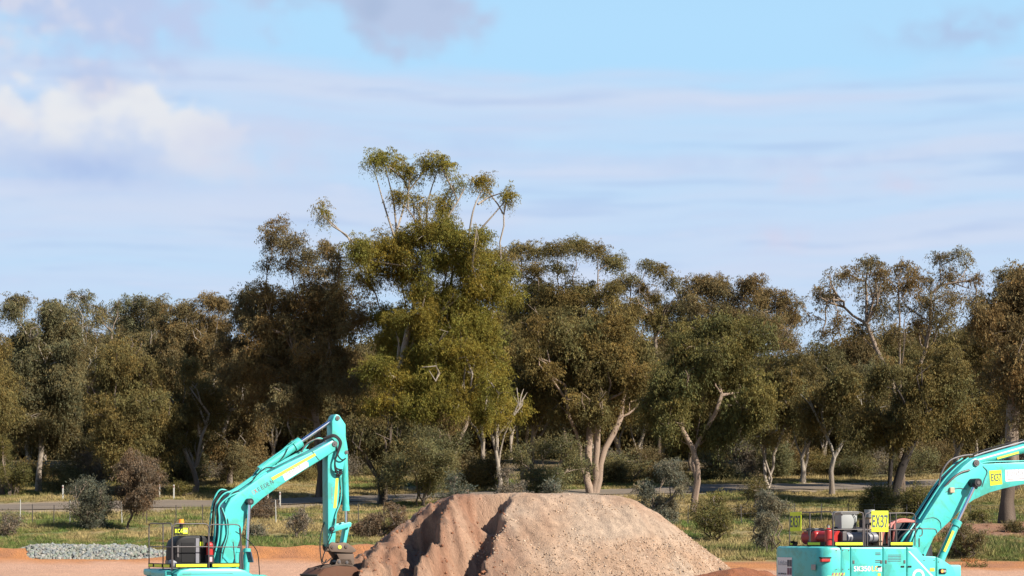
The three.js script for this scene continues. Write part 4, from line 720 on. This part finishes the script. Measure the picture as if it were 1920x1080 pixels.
  // boom
  const bw = 0.29, boomPts = [[-0.02, 1.75], [0.05, 2.35], [0.1, 2.82], [0.18, 3.48], [0.27, 4.0], [0.44, 4.3], [0.66, 4.44], [1.51, 5.0], [2.23, 5.35], [3.22, 5.8], [3.75, 6.09], [3.88, 6.06], [3.92, 5.94], [3.85, 5.78], [3.4, 5.5], [2.75, 5.12], [2.02, 4.68], [1.45, 4.29], [1.15, 4.05], [0.95, 3.81], [0.87, 3.48], [0.7, 2.96], [0.5, 2.35], [0.35, 1.75], [0.15, 1.62]];
  const boom = plate(o, 'boom', boomPts, -bw, bw, teal, 0.03);
  pin(boom, [3.83, 5.99], -bw - 0.03, bw + 0.03, 0.085); pin(boom, [0.98, 4.19], -0.5, 0.52, 0.1, darkGrey); pin(boom, [0.16, 1.85], -0.5, 0.5, 0.09);
  plate(boom, 'weld_seam', [[3.3, 5.47], [3.325, 5.47], [3.1, 5.74], [3.075, 5.73]], bw, bw + 0.004, darkGrey, 0);
  sticker(boom, 'hi_vis_stripe', [[1.73, 4.92], [3.17, 5.69], [3.21, 5.62], [1.79, 4.84]], bw, stripeYellow);
  const ws = sticker(boom, 'company_sign', [[2.09, 5.03], [2.86, 5.45], [2.95, 5.4], [2.96, 5.28], [2.19, 4.83]], bw, whiteVinyl);
  lettering(ws, 'Leidax', 2.26, 4.98, bw + 0.007, 0.13, inkGrey, 0.53, font, 0.95);
  lettering(boom, 'E', 1.14, 4.39, bw + 0.001, 0.13, inkGrey, 0.50, fontPlain, 1.0); lettering(boom, 'X', 1.225, 4.435, bw + 0.001, 0.13, redInk, 0.50, fontPlain, 1.0);
  [...'EEDEN'].forEach((ch, i) => lettering(boom, ch, 1.325 + i * 0.1, 4.49 + i * 0.0547, bw + 0.001, 0.13, inkDark, 0.50, fontPlain, 1.0));
  // stick
  const sw = 0.2, stickPts = [[3.86, 6.84], [3.92, 6.9], [4.03, 6.88], [4.25, 6.6], [4.26, 6.21], [4.33, 5.82], [4.26, 5.64], [4.12, 5.0], [4.04, 4.46], [3.95, 3.78], [3.9, 2.96], [3.84, 2.84], [3.72, 2.84], [3.66, 2.96], [3.64, 5.0], [3.64, 5.52], [3.72, 6.0], [3.79, 6.3], [3.79, 6.68]];
  const stick = plate(o, 'stick', stickPts, -sw, sw, teal, 0.025);
  pin(stick, [3.97, 6.78], -sw - 0.02, sw + 0.03, 0.07); pin(stick, [4.27, 5.74], -sw - 0.02, sw + 0.02, 0.06); pin(stick, [3.76, 3.38], -0.3, 0.3, 0.07, darkGrey);
  sticker(stick, 'hi_vis_stripe', [[3.91, 4.94], [4.0, 4.94], [3.93, 4.02], [3.83, 4.02]], sw, stripeYellow);
  { const t = lettering(stick, 'DANGER KEEP CLEAR', 3.81, 4.15, sw + 0.001, 0.04, inkGrey, Math.PI / 2 + 0.02, fontPlain); }
  box(stick, 'hose_clamp', [3.92, 4.06], [4.98, 5.08], [sw - 0.02, sw + 0.06], railGrey, 0.01);
  pipe(stick, 'steel_pipe', [[4.04, 5.05, 0.25], [4.08, 4.6, 0.25], [4.04, 4.2, 0.25], [3.9, 3.85, 0.25], [3.82, 3.5, 0.26]], 0.022, teal);
  // bucket cylinder, links
  const bc = rod(o, 'bucket_cylinder', [4.3, 5.72, 0], [4.35, 4.02, 0], 0.1, teal); rod(o, 'cylinder_cap', [4.348, 4.08, 0], [4.352, 3.94, 0], 0.115, teal); rod(o, 'cylinder_rod', [4.35, 4.0, 0], [4.36, 3.52, 0], 0.045, chrome);
  for (const z of [-0.26, 0.22]) plate(o, 'rocker_link', [[3.72, 3.34], [3.78, 3.28], [4.4, 3.46], [4.42, 3.56], [4.36, 3.6], [3.74, 3.44]], z, z + 0.05, teal, 0.01);
  plate(o, 'bucket_link', [[4.3, 3.5], [4.42, 3.5], [4.3, 2.95], [4.24, 2.84], [4.14, 2.9], [4.2, 3.0]], -0.14, 0.14, teal, 0.015);
  // hitch and bucket
  const hitch = new THREE.Group(); hitch.name = 'quick_hitch'; o.add(hitch);
  for (const z of [-0.24, 0.2]) plate(hitch, 'hitch_cheek', smoothPts([[3.66, 2.86], [3.76, 2.98], [3.95, 2.95], [4.2, 2.97], [4.4, 2.88], [4.58, 2.72], [4.5, 2.66], [4.2, 2.66], [3.9, 2.68], [3.72, 2.7]], 36), z, z + 0.05, rustSteel, 0.012);
  plate(hitch, 'hitch_body', [[3.8, 2.72], [4.5, 2.68], [4.5, 2.3], [4.1, 2.24], [3.96, 2.5]], -0.2, 0.19, blackPaint, 0.02);
  plate(hitch, 'hitch_ear', [[3.92, 2.62], [4.5, 2.62], [4.52, 2.3], [4.4, 2.2], [4.1, 2.22], [4.02, 2.45]], 0.2, 0.25, rustSteel, 0.012);
  pin(hitch, [3.78, 2.84], -0.28, 0.28, 0.06, rustSteel); pin(hitch, [4.24, 2.85], -0.28, 0.28, 0.06, rustSteel); rod(hitch, 'yellow_disc', [4.02, 2.83, 0.25], [4.02, 2.83, 0.262], 0.06, stripeYellow); pin(hitch, [4.26, 2.36], -0.3, 0.27, 0.05, railGrey); pin(hitch, [4.0, 2.38], -0.3, 0.27, 0.05, railGrey);
  const bucket = new THREE.Group(); bucket.name = 'bucket'; o.add(bucket);
  const bk = [[3.1, 1.98], [3.35, 2.18], [3.8, 2.26], [4.4, 2.22], [4.62, 2.0], [4.6, 1.5], [4.3, 1.05], [3.9, 0.82], [3.4, 0.85], [3.3, 0.98], [3.85, 0.98], [4.2, 1.2], [4.42, 1.55], [4.42, 1.92], [4.28, 2.06], [3.8, 2.1], [3.42, 2.04], [3.2, 1.9]];
  plate(bucket, 'bucket_shell', bk, -0.62, 0.62, bucketRust, 0.02);
  for (const z of [-0.64, 0.6]) plate(bucket, 'bucket_side', smoothPts([[3.12, 1.96], [3.8, 2.22], [4.4, 2.18], [4.58, 1.9], [4.52, 1.5], [4.2, 1.0], [3.8, 0.86], [3.4, 0.9]], 30), z, z + 0.04, bucketRust, 0.008);
  for (const z of [-0.4, 0, 0.4]) pipe(bucket, 'wear_strip', [[3.3, 2.15, z], [3.8, 2.265, z], [4.4, 2.225, z], [4.615, 2.0, z], [4.6, 1.5, z], [4.3, 1.06, z]], 0.03, trackSteel, 30);
  rod(bucket, 'cutting_lip', [3.12, 1.97, -0.64], [3.12, 1.97, 0.64], 0.035, trackSteel); for (const z of [-0.22, 0.2]) plate(bucket, 'bucket_ear', [[3.85, 2.24], [4.5, 2.2], [4.4, 2.46], [3.95, 2.46]], z, z + 0.05, rustSteel, 0.01);
  for (let k = 0; k < 5; k++) { const z = -0.56 + k * 0.28; plate(bucket, 'tooth', [[3.42, 0.86], [3.12, 0.9], [3.42, 0.97]], z - 0.05, z + 0.05, trackSteel, 0.01); }
  // arm cylinder on the boom's back, lift cylinders on both sides
  for (const z of [-0.2, 0.12]) plate(o, 'cylinder_bracket', [[1.12, 4.72], [1.5, 5.22], [1.62, 5.12], [1.65, 5.05]], z, z + 0.07, teal, 0.012);
  rod(o, 'arm_cylinder', [1.48, 5.14, 0], [2.72, 5.96, 0], 0.135, teal); rod(o, 'cylinder_cap', [2.6, 5.88, 0], [2.82, 6.03, 0], 0.165, teal); rod(o, 'cylinder_rod', [2.8, 6.02, 0], [3.97, 6.78, 0], 0.06, chrome); rod(o, 'rod_eye', [3.86, 6.71, 0], [4.0, 6.8, 0], 0.09, teal);
  for (const z of [-0.42, 0.42]) { rod(o, 'cylinder_rod', [0.98, 4.19, z], [0.9, 2.7, z], 0.05, chrome); rod(o, 'lift_cylinder', [0.9, 2.75, z], [0.84, 1.4, z], 0.095, teal); rod(o, 'cylinder_cap', [0.902, 2.8, z], [0.897, 2.68, z], 0.115, teal); }
  // pipes and hoses over the boom
  for (const [z, dy] of [[-0.16, 0.04], [-0.05, 0.05], [0.06, 0.05], [0.2, 0.04]]) pipe(o, 'steel_pipe', [[0.3, 4.12 + dy, z], [0.5, 4.42 + dy, z], [0.7, 4.52 + dy, z], [1.51, 5.04 + dy, z], [2.23, 5.39 + dy, z], [3.0, 5.76 + dy, z]], 0.02, teal);
  for (const [z, k] of [[-0.2, 0], [-0.08, 1], [0.05, 2], [0.17, 3], [0.26, 4]]) pipe(o, 'hydraulic_hose', [[0.62 + k * 0.05, 4.5, z], [0.3 + k * 0.03, 4.55 - k * 0.05, z], [0.08, 4.2 - k * 0.04, z], [0.0 + k * 0.02, 3.7, z * 1.1], [-0.06 + k * 0.03, 3.1, z], [-0.12, 2.4, z]], 0.026, k % 2 ? rubber : teal);
  for (const [z, k] of [[0.31, 0], [0.33, 1], [0.32, 2]]) pipe(o, 'hydraulic_hose', [[0.1 + k * 0.1, 4.1 - k * 0.1, 0.2], [0.2 + k * 0.07, 3.8 - k * 0.15, z], [0.34 - k * 0.04, 3.3 - k * 0.1, z], [0.2 - k * 0.05, 2.75, z + 0.02], [0.1, 2.3, z]], 0.02, k === 1 ? teal : rubber);
  for (const [z, k] of [[-0.1, 0], [0.1, 1]]) pipe(o, 'steel_pipe', [[1.35, 5.05, z], [1.7, 5.36 + k * 0.06, z], [2.2, 5.72 + k * 0.06, z * 1.3], [2.62, 6.06, z * 1.4]], 0.018, teal);
  pipe(o, 'hydraulic_hose', [[1.1, 4.75, 0.2], [1.3, 5.0, 0.24], [1.6, 5.22, 0.24], [1.9, 5.22, 0.22]], 0.018, rubber); pipe(o, 'hydraulic_hose', [[2.0, 5.38, 0.22], [2.2, 5.6, 0.2], [2.35, 5.85, 0.17]], 0.014, rubber);
  pipe(o, 'steel_pipe', [[2.75, 5.72, 0.2], [2.95, 5.98, 0.22], [3.25, 6.12, 0.22], [3.45, 6.1, 0.22], [3.55, 6.05, 0.24]], 0.022, railGrey); pipe(o, 'steel_pipe', [[2.85, 5.74, 0.1], [3.1, 6.02, 0.1], [3.4, 6.16, 0.1], [3.62, 6.1, 0.1]], 0.02, teal);
  for (const k of [0, 1, 2]) pipe(o, 'hydraulic_hose', [[3.45, 6.08 + k * 0.03, 0.24 + k * 0.03], [3.8, 6.2 + k * 0.03, 0.34], [3.96 + k * 0.03, 6.05, 0.36], [3.9 + k * 0.02, 5.75, 0.35], [3.82, 5.45, 0.34], [3.86, 5.25 - k * 0.06, 0.33], [4.0, 5.2 - k * 0.08, 0.3], [4.12, 5.2 - k * 0.05, 0.2]], 0.026, rubber);
  pipe(o, 'hydraulic_hose', [[3.88, 5.9, 0.3], [3.95, 5.6, 0.32], [4.1, 5.5, 0.28], [4.24, 5.55, 0.2]], 0.022, rubber);
  pipe(o, 'hydraulic_hose', [[3.86, 3.7, 0.26], [3.76, 3.3, 0.3], [3.5, 2.7, 0.3], [3.42, 2.4, 0.3], [3.5, 2.35, 0.3], [3.75, 2.5, 0.25]], 0.018, rubber); pipe(o, 'hydraulic_hose', [[3.66, 3.6, -0.1], [3.44, 3.1, 0.1], [3.4, 2.6, 0.2], [3.46, 2.3, 0.24], [3.58, 2.45, 0.25]], 0.018, rubber);
}
// ---------- larger machine on the right, tail towards the camera
{
  const o = thing('excavator', 'larger turquoise excavator with yellow number signs on its deck rails', 'excavator', [at(1682, 61), 0, -61], 22 * Math.PI / 180, 'turquoise excavators on the dirt pad');
  tracks(o, 5.0, 2.6, 0.6, 1.08, 1.3);
  const slab = (name, pts, y0, y1, mat, bev) => { const m = plate(o, name, pts.map(([x, z]) => [x, -z]), y0, y1, mat, bev); m.rotation.x = -Math.PI / 2; return m; };
  const cwt = [[-2.85, -1.45], [-2.85, 1.45]]; for (let k = 0; k <= 8; k++) { const a = k / 8 * 1.5; cwt.push([-3.12 - 0.37 * Math.sin(a), 1.08 + 0.37 * Math.cos(a)]); } cwt.push([-3.54, 0.5], [-3.56, 0], [-3.54, -0.5]); for (let k = 8; k >= 0; k--) { const a = k / 8 * 1.5; cwt.push([-3.12 - 0.37 * Math.sin(a), -1.08 - 0.37 * Math.cos(a)]); }
  const cw = slab('counterweight', cwt, 1.25, 2.86, teal, 0.12);
  slab('body', [[-2.845, -1.44], [1.3, -1.44], [1.6, -1.1], [1.6, 1.0], [-2.845, 1.0]], 1.3, 2.3, teal, 0.05);
  // doors along the right side
  const side = (name, x0, x1) => plate(o, name, [[x0, 1.42], [x1, 1.42], [x1, 2.72], [x1, 2.84], [x0, 2.84], [x0, 2.72]], 0.5, 1.45, teal, 0.045);
  side('side_panel', -2.835, -2.52); const door = side('service_door', -2.505, -1.42); side('service_door', -1.405, -0.6);
  plate(o, 'tank_cover', [[-0.585, 1.42], [0.42, 1.42], [0.42, 2.56], [-0.02, 2.58], [-0.1, 2.68], [-0.24, 2.84], [-0.585, 2.84]], 0.5, 1.45, teal, 0.045);
  plate(o, 'tool_box', [[0.435, 1.42], [1.12, 1.42], [1.12, 2.05], [1.02, 2.25], [0.66, 2.48], [0.435, 2.55]], 0.6, 1.45, teal, 0.05);
  for (let k = 0; k < 4; k++) box(door, 'vent_slot', [-1.68, -1.5], [2.66 - k * 0.05 - (k > 1 ? 0.12 : 0), 2.685 - k * 0.05 - (k > 1 ? 0.12 : 0)], [1.45, 1.456], inkDark, 0.002);
  slab('deck_plate', [[-2.8, -1.3], [-0.3, -1.3], [-0.3, 1.3], [-2.8, 1.3]], 2.82, 2.88, blackPaint, 0.01);
  // rear marks
  const sgn = add(cw, 'company_sign', new THREE.BoxGeometry(0.02, 0.86, 0.62), whiteVinyl); sgn.rotation.set(Math.PI / 2, 0, 0); sgn.geometry = new THREE.BoxGeometry(0.02, 0.62, 0.86); sgn.position.set(-3.563, 0.55, 2.22);
  { const l = lettering(sgn, 'Leidax', -0.012, 0.08, -0.38, 0.14, inkGrey, 0, fontPlain, 1.0, -Math.PI / 2); l.position.z = -0.38; const l2 = lettering(sgn, 'CIVIL CONSTRUCTION', -0.012, -0.2, -0.38, 0.045, inkDark, 0, fontPlain, 0.8, -Math.PI / 2);
    for (const [y, z, m] of [[0.14, 0.23, inkDark], [0.14, 0.37, inkDark], [-0.1, 0.23, inkPlum], [-0.1, 0.37, inkPlum]]) { const q = add(sgn, 'emblem_square', new THREE.BoxGeometry(0.006, 0.2, 0.12), m); q.position.set(-0.012, y, z); } }
  box(o, 'tail_lamp', [-3.5, -3.2], [2.42, 2.52], [1.36, 1.47], redPaint, 0.02); box(o, 'lamp_guard', [-3.52, -3.18], [2.52, 2.56], [1.34, 1.49], blackPaint, 0.01);
  { const t = add(o, 'plate_tag', new THREE.BoxGeometry(0.01, 0.16, 0.22), paleGrey); t.position.set(-3.525, 2.26, 1.05); t.rotation.y = 0.06; }
  for (let k = 0; k < 8; k++) plate(o, 'hazard_stripe', [[-3.15 + k * 0.055, 2.02], [-3.12 + k * 0.055, 2.02], [-3.09 + k * 0.055, 2.1], [-3.12 + k * 0.055, 2.1]], 1.447, 1.456, k % 2 ? hivis : redInk, 0); box(o, 'hi_vis_panel', [-3.3, -2.9], [1.86, 2.01], [1.445, 1.456], stripeYellow, 0.003);
  lettering(o, 'SK350', -2.42, 2.14, 1.451, 0.15, whiteVinyl, 0, font, 1.0); lettering(o, 'LC', -1.82, 2.14, 1.451, 0.15, orangeInk, 0, font, 1.0); box(o, 'warning_label', [-1.58, -1.46], [2.13, 2.26], [1.446, 1.456], whiteVinyl, 0.002); box(o, 'warning_label', [-1.6, -1.5], [1.98, 2.08], [1.446, 1.456], stripeYellow, 0.002);
  box(o, 'side_stripe', [-2.5, -0.62], [1.88, 1.93], [1.446, 1.455], stripeYellow, 0.002);
  { const t = add(o, 'round_emblem', new THREE.TorusGeometry(0.17, 0.045, 8, 32), whiteVinyl); t.scale.z = 0.12; t.position.set(-0.2, 1.98, 1.452); rod(o, 'round_emblem_disc', [-0.2, 1.98, 1.446], [-0.2, 1.98, 1.454], 0.1, teal); }
  plate(o, 'swoosh_stripe', [[-0.55, 2.72], [-0.5, 2.72], [0.36, 1.95], [0.28, 1.95]], 1.446, 1.454, whiteVinyl, 0);
  box(o, 'warning_label', [0.2, 0.36], [2.12, 2.22], [1.446, 1.456], stripeYellow, 0.002); const lamp = new THREE.Group(); lamp.name = 'work_lamp'; o.add(lamp); box(lamp, 'lamp_case', [0.52, 0.76], [2.05, 2.2], [1.44, 1.5], blackPaint, 0.03); rod(lamp, 'lamp_lens', [0.6, 2.125, 1.5], [0.6, 2.125, 1.512], 0.05, orangeInk); rod(lamp, 'lamp_lens', [0.69, 2.125, 1.5], [0.69, 2.125, 1.512], 0.04, paleGrey);
  cab(o, [-0.35, 1.55], [1.4, 3.62], [-1.42, -0.48]);
  // latches, hinges and bolts on the side doors
  for (const x of [-2.42, -1.48, -1.32, -0.68]) { box(o, 'hinge', [x - 0.03, x + 0.03], [2.36, 2.46], [1.446, 1.466], steelGrey, 0.008); }
  for (const x of [-1.55, -0.75, -0.5]) box(o, 'door_latch', [x - 0.06, x + 0.06], [2.24, 2.29], [1.446, 1.464], blackPaint, 0.008);
  for (const [x, y] of [[-2.78, 2.75], [-2.58, 2.75], [-2.78, 2.2], [-2.58, 2.2], [0.0, 2.45], [0.35, 2.45], [0.5, 2.4], [-3.0, 2.75], [-3.0, 2.2]]) rod(o, 'bolt', [x, y, 1.446], [x, y, 1.462], 0.016, steelGrey, 0.016, 8);
  rod(o, 'fuel_cap', [0.15, 2.55, 1.1], [0.15, 2.63, 1.1], 0.07, blackPaint); for (let k = 0; k < 5; k++) box(o, 'grille_slot', [-1.25, -0.8], [2.6 - k * 0.045, 2.62 - k * 0.045], [1.446, 1.454], inkDark, 0.002);
  // rails
  railFrame(o, [-3.0, 1.3], [-1.99, 1.3], 2.88, 3.86, [0.98]); railFrame(o, [-1.94, 1.3], [-0.22, 1.3], 2.88, 3.84, [0.5, 0.62]); railFrame(o, [-3.02, -1.2], [-3.02, 1.28], 2.86, 3.87, [0.48]);
  rod(o, 'rail_post', [-1.86, 2.88, 1.3], [-1.86, 3.5, 1.3], 0.02, railGrey); pipe(o, 'grab_handle', [[-0.22, 3.38, 1.32], [0.3, 3.38, 1.3], [0.5, 3.36, 1.3], [0.55, 3.25, 1.3]], 0.017, railGrey); pipe(o, 'grab_handle', [[-0.1, 3.42, 1.36], [-0.02, 3.38, 1.36], [-0.02, 3.2, 1.36], [-0.1, 3.16, 1.36]], 0.017, railGrey);
  rod(o, 'rail_brace', [-0.1, 2.84, 1.34], [-0.1, 3.1, 1.34], 0.02, railGrey);
  for (const [x0, x1] of [[-2.98, -2.02], [-1.1, -0.3]]) { box(o, 'toe_board', [x0, x1], [2.88, 3.0], [1.31, 1.335], blackPaint, 0.006); box(o, 'hi_vis_strip', [x0 + 0.02, x1 - 0.02], [2.9, 2.98], [1.336, 1.344], hivis, 0.002); }
  for (const [z0, z1] of [[-1.15, -0.7], [-0.1, 0.9]]) { box(o, 'toe_board', [-3.06, -3.04], [2.87, 3.0], [z0, z1], blackPaint, 0.006); box(o, 'hi_vis_strip', [-3.07, -3.062], [2.9, 2.98], [z0 + 0.05, z1 - 0.25], hivis, 0.002); }
  numberSign(o, [-1.46, 3.6, 1.345], 0.58, 0.62, 0, 'EX37'); numberSign(o, [-3.06, 3.6, -0.78], 0.66, 0.58, -Math.PI / 2, 'EX37');
  rod(o, 'rail_knob', [-3.1, 2.95, -0.9], [-3.1, 3.02, -0.9], 0.06, blackPaint);
  // gear on the deck
  const red = new THREE.Group(); red.name = 'red_fuel_drum'; o.add(red); rod(red, 'drum', [-2.88, 3.12, -0.5], [-2.5, 3.12, 0.75], 0.2, redPaint); const ex = new THREE.Group(); ex.name = 'fire_extinguisher'; o.add(ex);
  rod(ex, 'cylinder', [-2.9, 2.9, 0.85], [-2.9, 3.3, 0.85], 0.11, redPaint); add(ex, 'shoulder', new THREE.SphereGeometry(0.11, 16, 10), redPaint).position.set(-2.9, 3.3, 0.85); rod(ex, 'valve', [-2.9, 3.38, 0.85], [-2.9, 3.5, 0.85], 0.03, paleGrey); box(red, 'red_case', [-2.96, -2.5], [2.9, 3.32], [-0.55, 0.15], redPaint, 0.1); box(red, 'case_strap', [-2.975, -2.86], [2.9, 3.335], [-0.2, -0.06], inkDark, 0.01); box(red, 'case_lid', [-2.9, -2.55], [3.3, 3.4], [-0.45, 0.05], inkDark, 0.03);
  const grey = new THREE.Group(); grey.name = 'grey_cabinet'; o.add(grey); plate(grey, 'cabinet_body', [[-2.3, 3.38], [-1.78, 3.38], [-1.76, 3.84], [-2.32, 3.84]], 0.2, 0.6, paleGrey, 0.03); box(grey, 'cabinet_lid', [-2.36, -1.72], [3.82, 3.9], [0.16, 0.64], paleGrey, 0.03); box(grey, 'cabinet_stand', [-2.2, -1.85], [2.88, 3.38], [0.25, 0.55], darkGrey, 0.03); for (const q of [-2.28, -1.8]) rod(grey, 'bolt', [q, 3.8, 0.59], [q, 3.8, 0.615], 0.02, steelGrey); rod(grey, 'black_pot', [-1.62, 3.42, 0.75], [-1.62, 3.66, 0.75], 0.15, darkGrey); pipe(grey, 'cable', [[-1.95, 3.84, 0.62], [-1.85, 3.7, 0.63], [-1.86, 3.5, 0.63], [-1.92, 3.4, 0.63]], 0.01, rubber);
  const muf = new THREE.Group(); muf.name = 'muffler'; o.add(muf); rod(muf, 'muffler_drum', [-2.35, 3.12, 0.72], [-1.15, 3.12, 0.72], 0.16, midGrey); rod(muf, 'muffler_drum', [-2.4, 3.3, 0.3], [-1.2, 3.3, 0.3], 0.14, darkGrey); box(muf, 'bracket', [-2.45, -2.3], [2.88, 3.3], [0.5, 0.9], steelGrey, 0.02); box(muf, 'bracket', [-1.2, -1.08], [2.88, 3.3], [0.55, 0.9], tan_, 0.02);
  const stack = new THREE.Group(); stack.name = 'exhaust_stack'; o.add(stack); rod(stack, 'stack_pipe', [-1.2, 2.9, 0.4], [-1.22, 3.78, 0.4], 0.09, tan_); rod(stack, 'stack_cap', [-1.22, 3.72, 0.4], [-1.22, 3.96, 0.4], 0.13, paleGrey, 0.16); for (let k = 0; k < 3; k++) rod(stack, 'clamp_ring', [-1.2, 3.1 + k * 0.2, 0.4], [-1.2, 3.17 + k * 0.2, 0.4], 0.11, k % 2 ? paleGrey : blackPaint);
  box(o, 'air_filter_box', [-1.0, -0.4], [2.88, 3.4], [-0.2, 0.7], blackPaint, 0.06); rod(o, 'deck_post', [-0.92, 2.88, 0.95], [-0.92, 3.35, 0.95], 0.025, railGrey);
  for (const k of [0, 1, 2]) pipe(o, 'red_hose', [[-1.0 + k * 0.2, 2.95, 0.7], [-0.95 + k * 0.18, 3.3, 0.75], [-0.7 + k * 0.1, 3.52 + k * 0.03, 0.7], [-0.2, 3.6 + k * 0.03, 0.6], [0.35, 3.6, 0.4]], 0.04, redHose); for (const k of [0, 1, 2, 3]) pipe(o, 'hydraulic_hose', [[-0.2 + k * 0.1, 2.85, 0.1 + k * 0.1], [0.0 + k * 0.08, 3.15, 0.2 + k * 0.08], [0.2 + k * 0.05, 3.3, 0.2 + k * 0.06], [0.45 + k * 0.05, 3.55, 0.1 + k * 0.08]], 0.035, k % 2 ? teal : rubber);
  // boom
  const bw = 0.34, boomPts = [[0.05, 2.0], [0.22, 2.75], [0.38, 3.13], [0.68, 3.62], [1.42, 4.6], [1.69, 4.88], [2.15, 5.3], [2.45, 5.5], [2.62, 5.56], [2.72, 5.48], [2.85, 5.38], [4.34, 5.45], [5.0, 5.46], [6.4, 5.25], [6.55, 5.12], [6.45, 4.98], [5.0, 4.84], [4.34, 4.76], [3.63, 4.63], [3.08, 4.49], [2.54, 4.28], [2.17, 4.06], [1.82, 3.74], [1.29, 3.32], [0.75, 2.8], [0.45, 2.1], [0.3, 1.9]];
  const boom = plate(o, 'boom', boomPts, -bw, bw, teal, 0.03);
  pin(boom, [2.6, 5.4], -bw - 0.04, bw + 0.05, 0.1); pin(boom, [2.44, 4.79], -0.68, 0.7, 0.13, darkGrey); pin(boom, [0.25, 2.2], -0.6, 0.6, 0.1); pin(boom, [6.42, 5.12], -bw - 0.03, bw + 0.03, 0.1);
  const bs = plate(boom, 'number_sign', [[3.08, 5.17], [3.52, 5.2], [3.56, 4.76], [3.12, 4.71]], bw, bw + 0.008, hivis, 0); lettering(bs, 'EX37', 3.14, 4.84, bw + 0.009, 0.24, inkDark, 0.04, font, 0.5);
  const wsg = plate(boom, 'company_sign', [[3.66, 5.2], [4.9, 5.26], [4.9, 4.92], [3.68, 4.84]], bw, bw + 0.008, whiteVinyl, 0); lettering(wsg, 'Leidax', 3.72, 5.0, bw + 0.009, 0.19, inkGrey, 0.05, fontPlain, 1.0); plate(wsg, 'underline', [[3.74, 4.915], [4.4, 4.955], [4.4, 4.94], [3.74, 4.9]], bw + 0.008, bw + 0.012, inkDark, 0);
  pipe(boom, 'cable', [[2.85, 5.3, bw], [3.0, 5.15, bw + 0.01], [2.9, 4.9, bw + 0.01], [2.82, 4.68, bw + 0.01]], 0.012, inkDark); pipe(boom, 'cable', [[0.75, 3.68, bw], [1.1, 3.72, bw + 0.008], [1.3, 3.6, bw + 0.008], [1.34, 3.4, bw + 0.008]], 0.008, inkDark); pipe(boom, 'cable', [[1.5, 4.5, bw], [1.9, 4.62, bw + 0.01], [2.25, 4.6, bw + 0.01]], 0.01, inkDark);
  // stick hangs beyond the picture
  const stick = plate(o, 'stick', [[5.9, 6.2], [6.1, 6.3], [6.5, 5.7], [6.75, 5.2], [6.9, 3.0], [6.85, 2.4], [6.65, 2.4], [6.45, 3.2], [6.2, 5.0]], -0.22, 0.22, teal, 0.025); pin(stick, [6.0, 6.2], -0.26, 0.26, 0.08);
  plate(o, 'bucket', [[6.4, 2.45], [7.0, 2.5], [7.25, 2.1], [7.1, 1.5], [6.6, 1.1], [6.0, 1.05], [5.8, 1.2], [6.5, 1.35], [6.8, 1.9], [6.6, 2.25]], -0.75, 0.75, bucketRust, 0.02);
  rod(o, 'arm_cylinder', [2.6, 5.4, 0], [4.7, 5.93, 0], 0.155, teal); rod(o, 'cylinder_cap', [4.6, 5.905, 0], [4.85, 5.968, 0], 0.185, teal); rod(o, 'cylinder_rod', [4.8, 5.955, 0], [6.0, 6.2, 0], 0.07, chrome); plate(o, 'hi_vis_stripe', [[3.5, 5.59], [4.3, 5.79], [4.32, 5.73], [3.52, 5.53]], 0.145, 0.16, stripeYellow, 0); pipe(o, 'steel_pipe', [[2.7, 5.62, 0.1], [3.0, 5.72, 0.12], [4.6, 6.12, 0.12]], 0.022, inkGrey); pipe(o, 'steel_pipe', [[2.7, 5.66, -0.06], [3.0, 5.77, -0.06], [4.6, 6.17, -0.06]], 0.022, rubber);
  for (const z of [-0.56, 0.56]) { rod(o, 'cylinder_rod', [2.44, 4.79, z], [1.72, 3.5, z], 0.06, chrome); rod(o, 'lift_cylinder', [1.76, 3.57, z], [1.06, 2.2, z], 0.115, teal); rod(o, 'cylinder_cap', [1.79, 3.62, z], [1.7, 3.46, z], 0.145, teal); rod(o, 'rod_eye', [2.46, 4.83, z], [2.36, 4.65, z], 0.12, darkGrey); pipe(o, 'steel_pipe', [[1.6, 3.55, z + 0.02], [1.45, 3.35, z + 0.05], [1.0, 2.5, z + 0.05]], 0.018, railGrey); }
  plate(o, 'hi_vis_stripe', [[1.2, 2.72], [1.28, 2.68], [1.6, 3.3], [1.52, 3.34]], 0.66, 0.672, stripeYellow, 0);
  for (const [z, k] of [[-0.15, 0], [0.0, 1], [0.16, 2]]) pipe(o, 'steel_pipe', [[0.66, 3.68, z], [1.36, 4.62, z], [1.64, 4.94, z], [2.1, 5.34, z], [2.45, 5.56, z]], 0.025, k === 1 ? rubber : teal);
  pipe(o, 'hydraulic_hose', [[1.4, 4.7, 0.12], [1.5, 5.1, 0.14], [1.78, 5.46, 0.15], [2.25, 5.62, 0.14], [2.62, 5.66, 0.12]], 0.03, steelGrey); pipe(o, 'hydraulic_hose', [[1.5, 4.66, 0.3], [1.75, 4.92, 0.35], [2.05, 5.1, 0.36], [2.35, 5.18, 0.36]], 0.035, steelGrey); pipe(o, 'steel_pipe', [[2.35, 5.18, 0.36], [2.7, 5.34, 0.3], [2.95, 5.42, 0.25], [4.6, 5.5, 0.25]], 0.022, teal);
  box(o, 'valve_block', [1.62, 1.78], [4.48, 4.64], [0.3, 0.42], tan_, 0.02);
}
renderer.render(scene, camera);
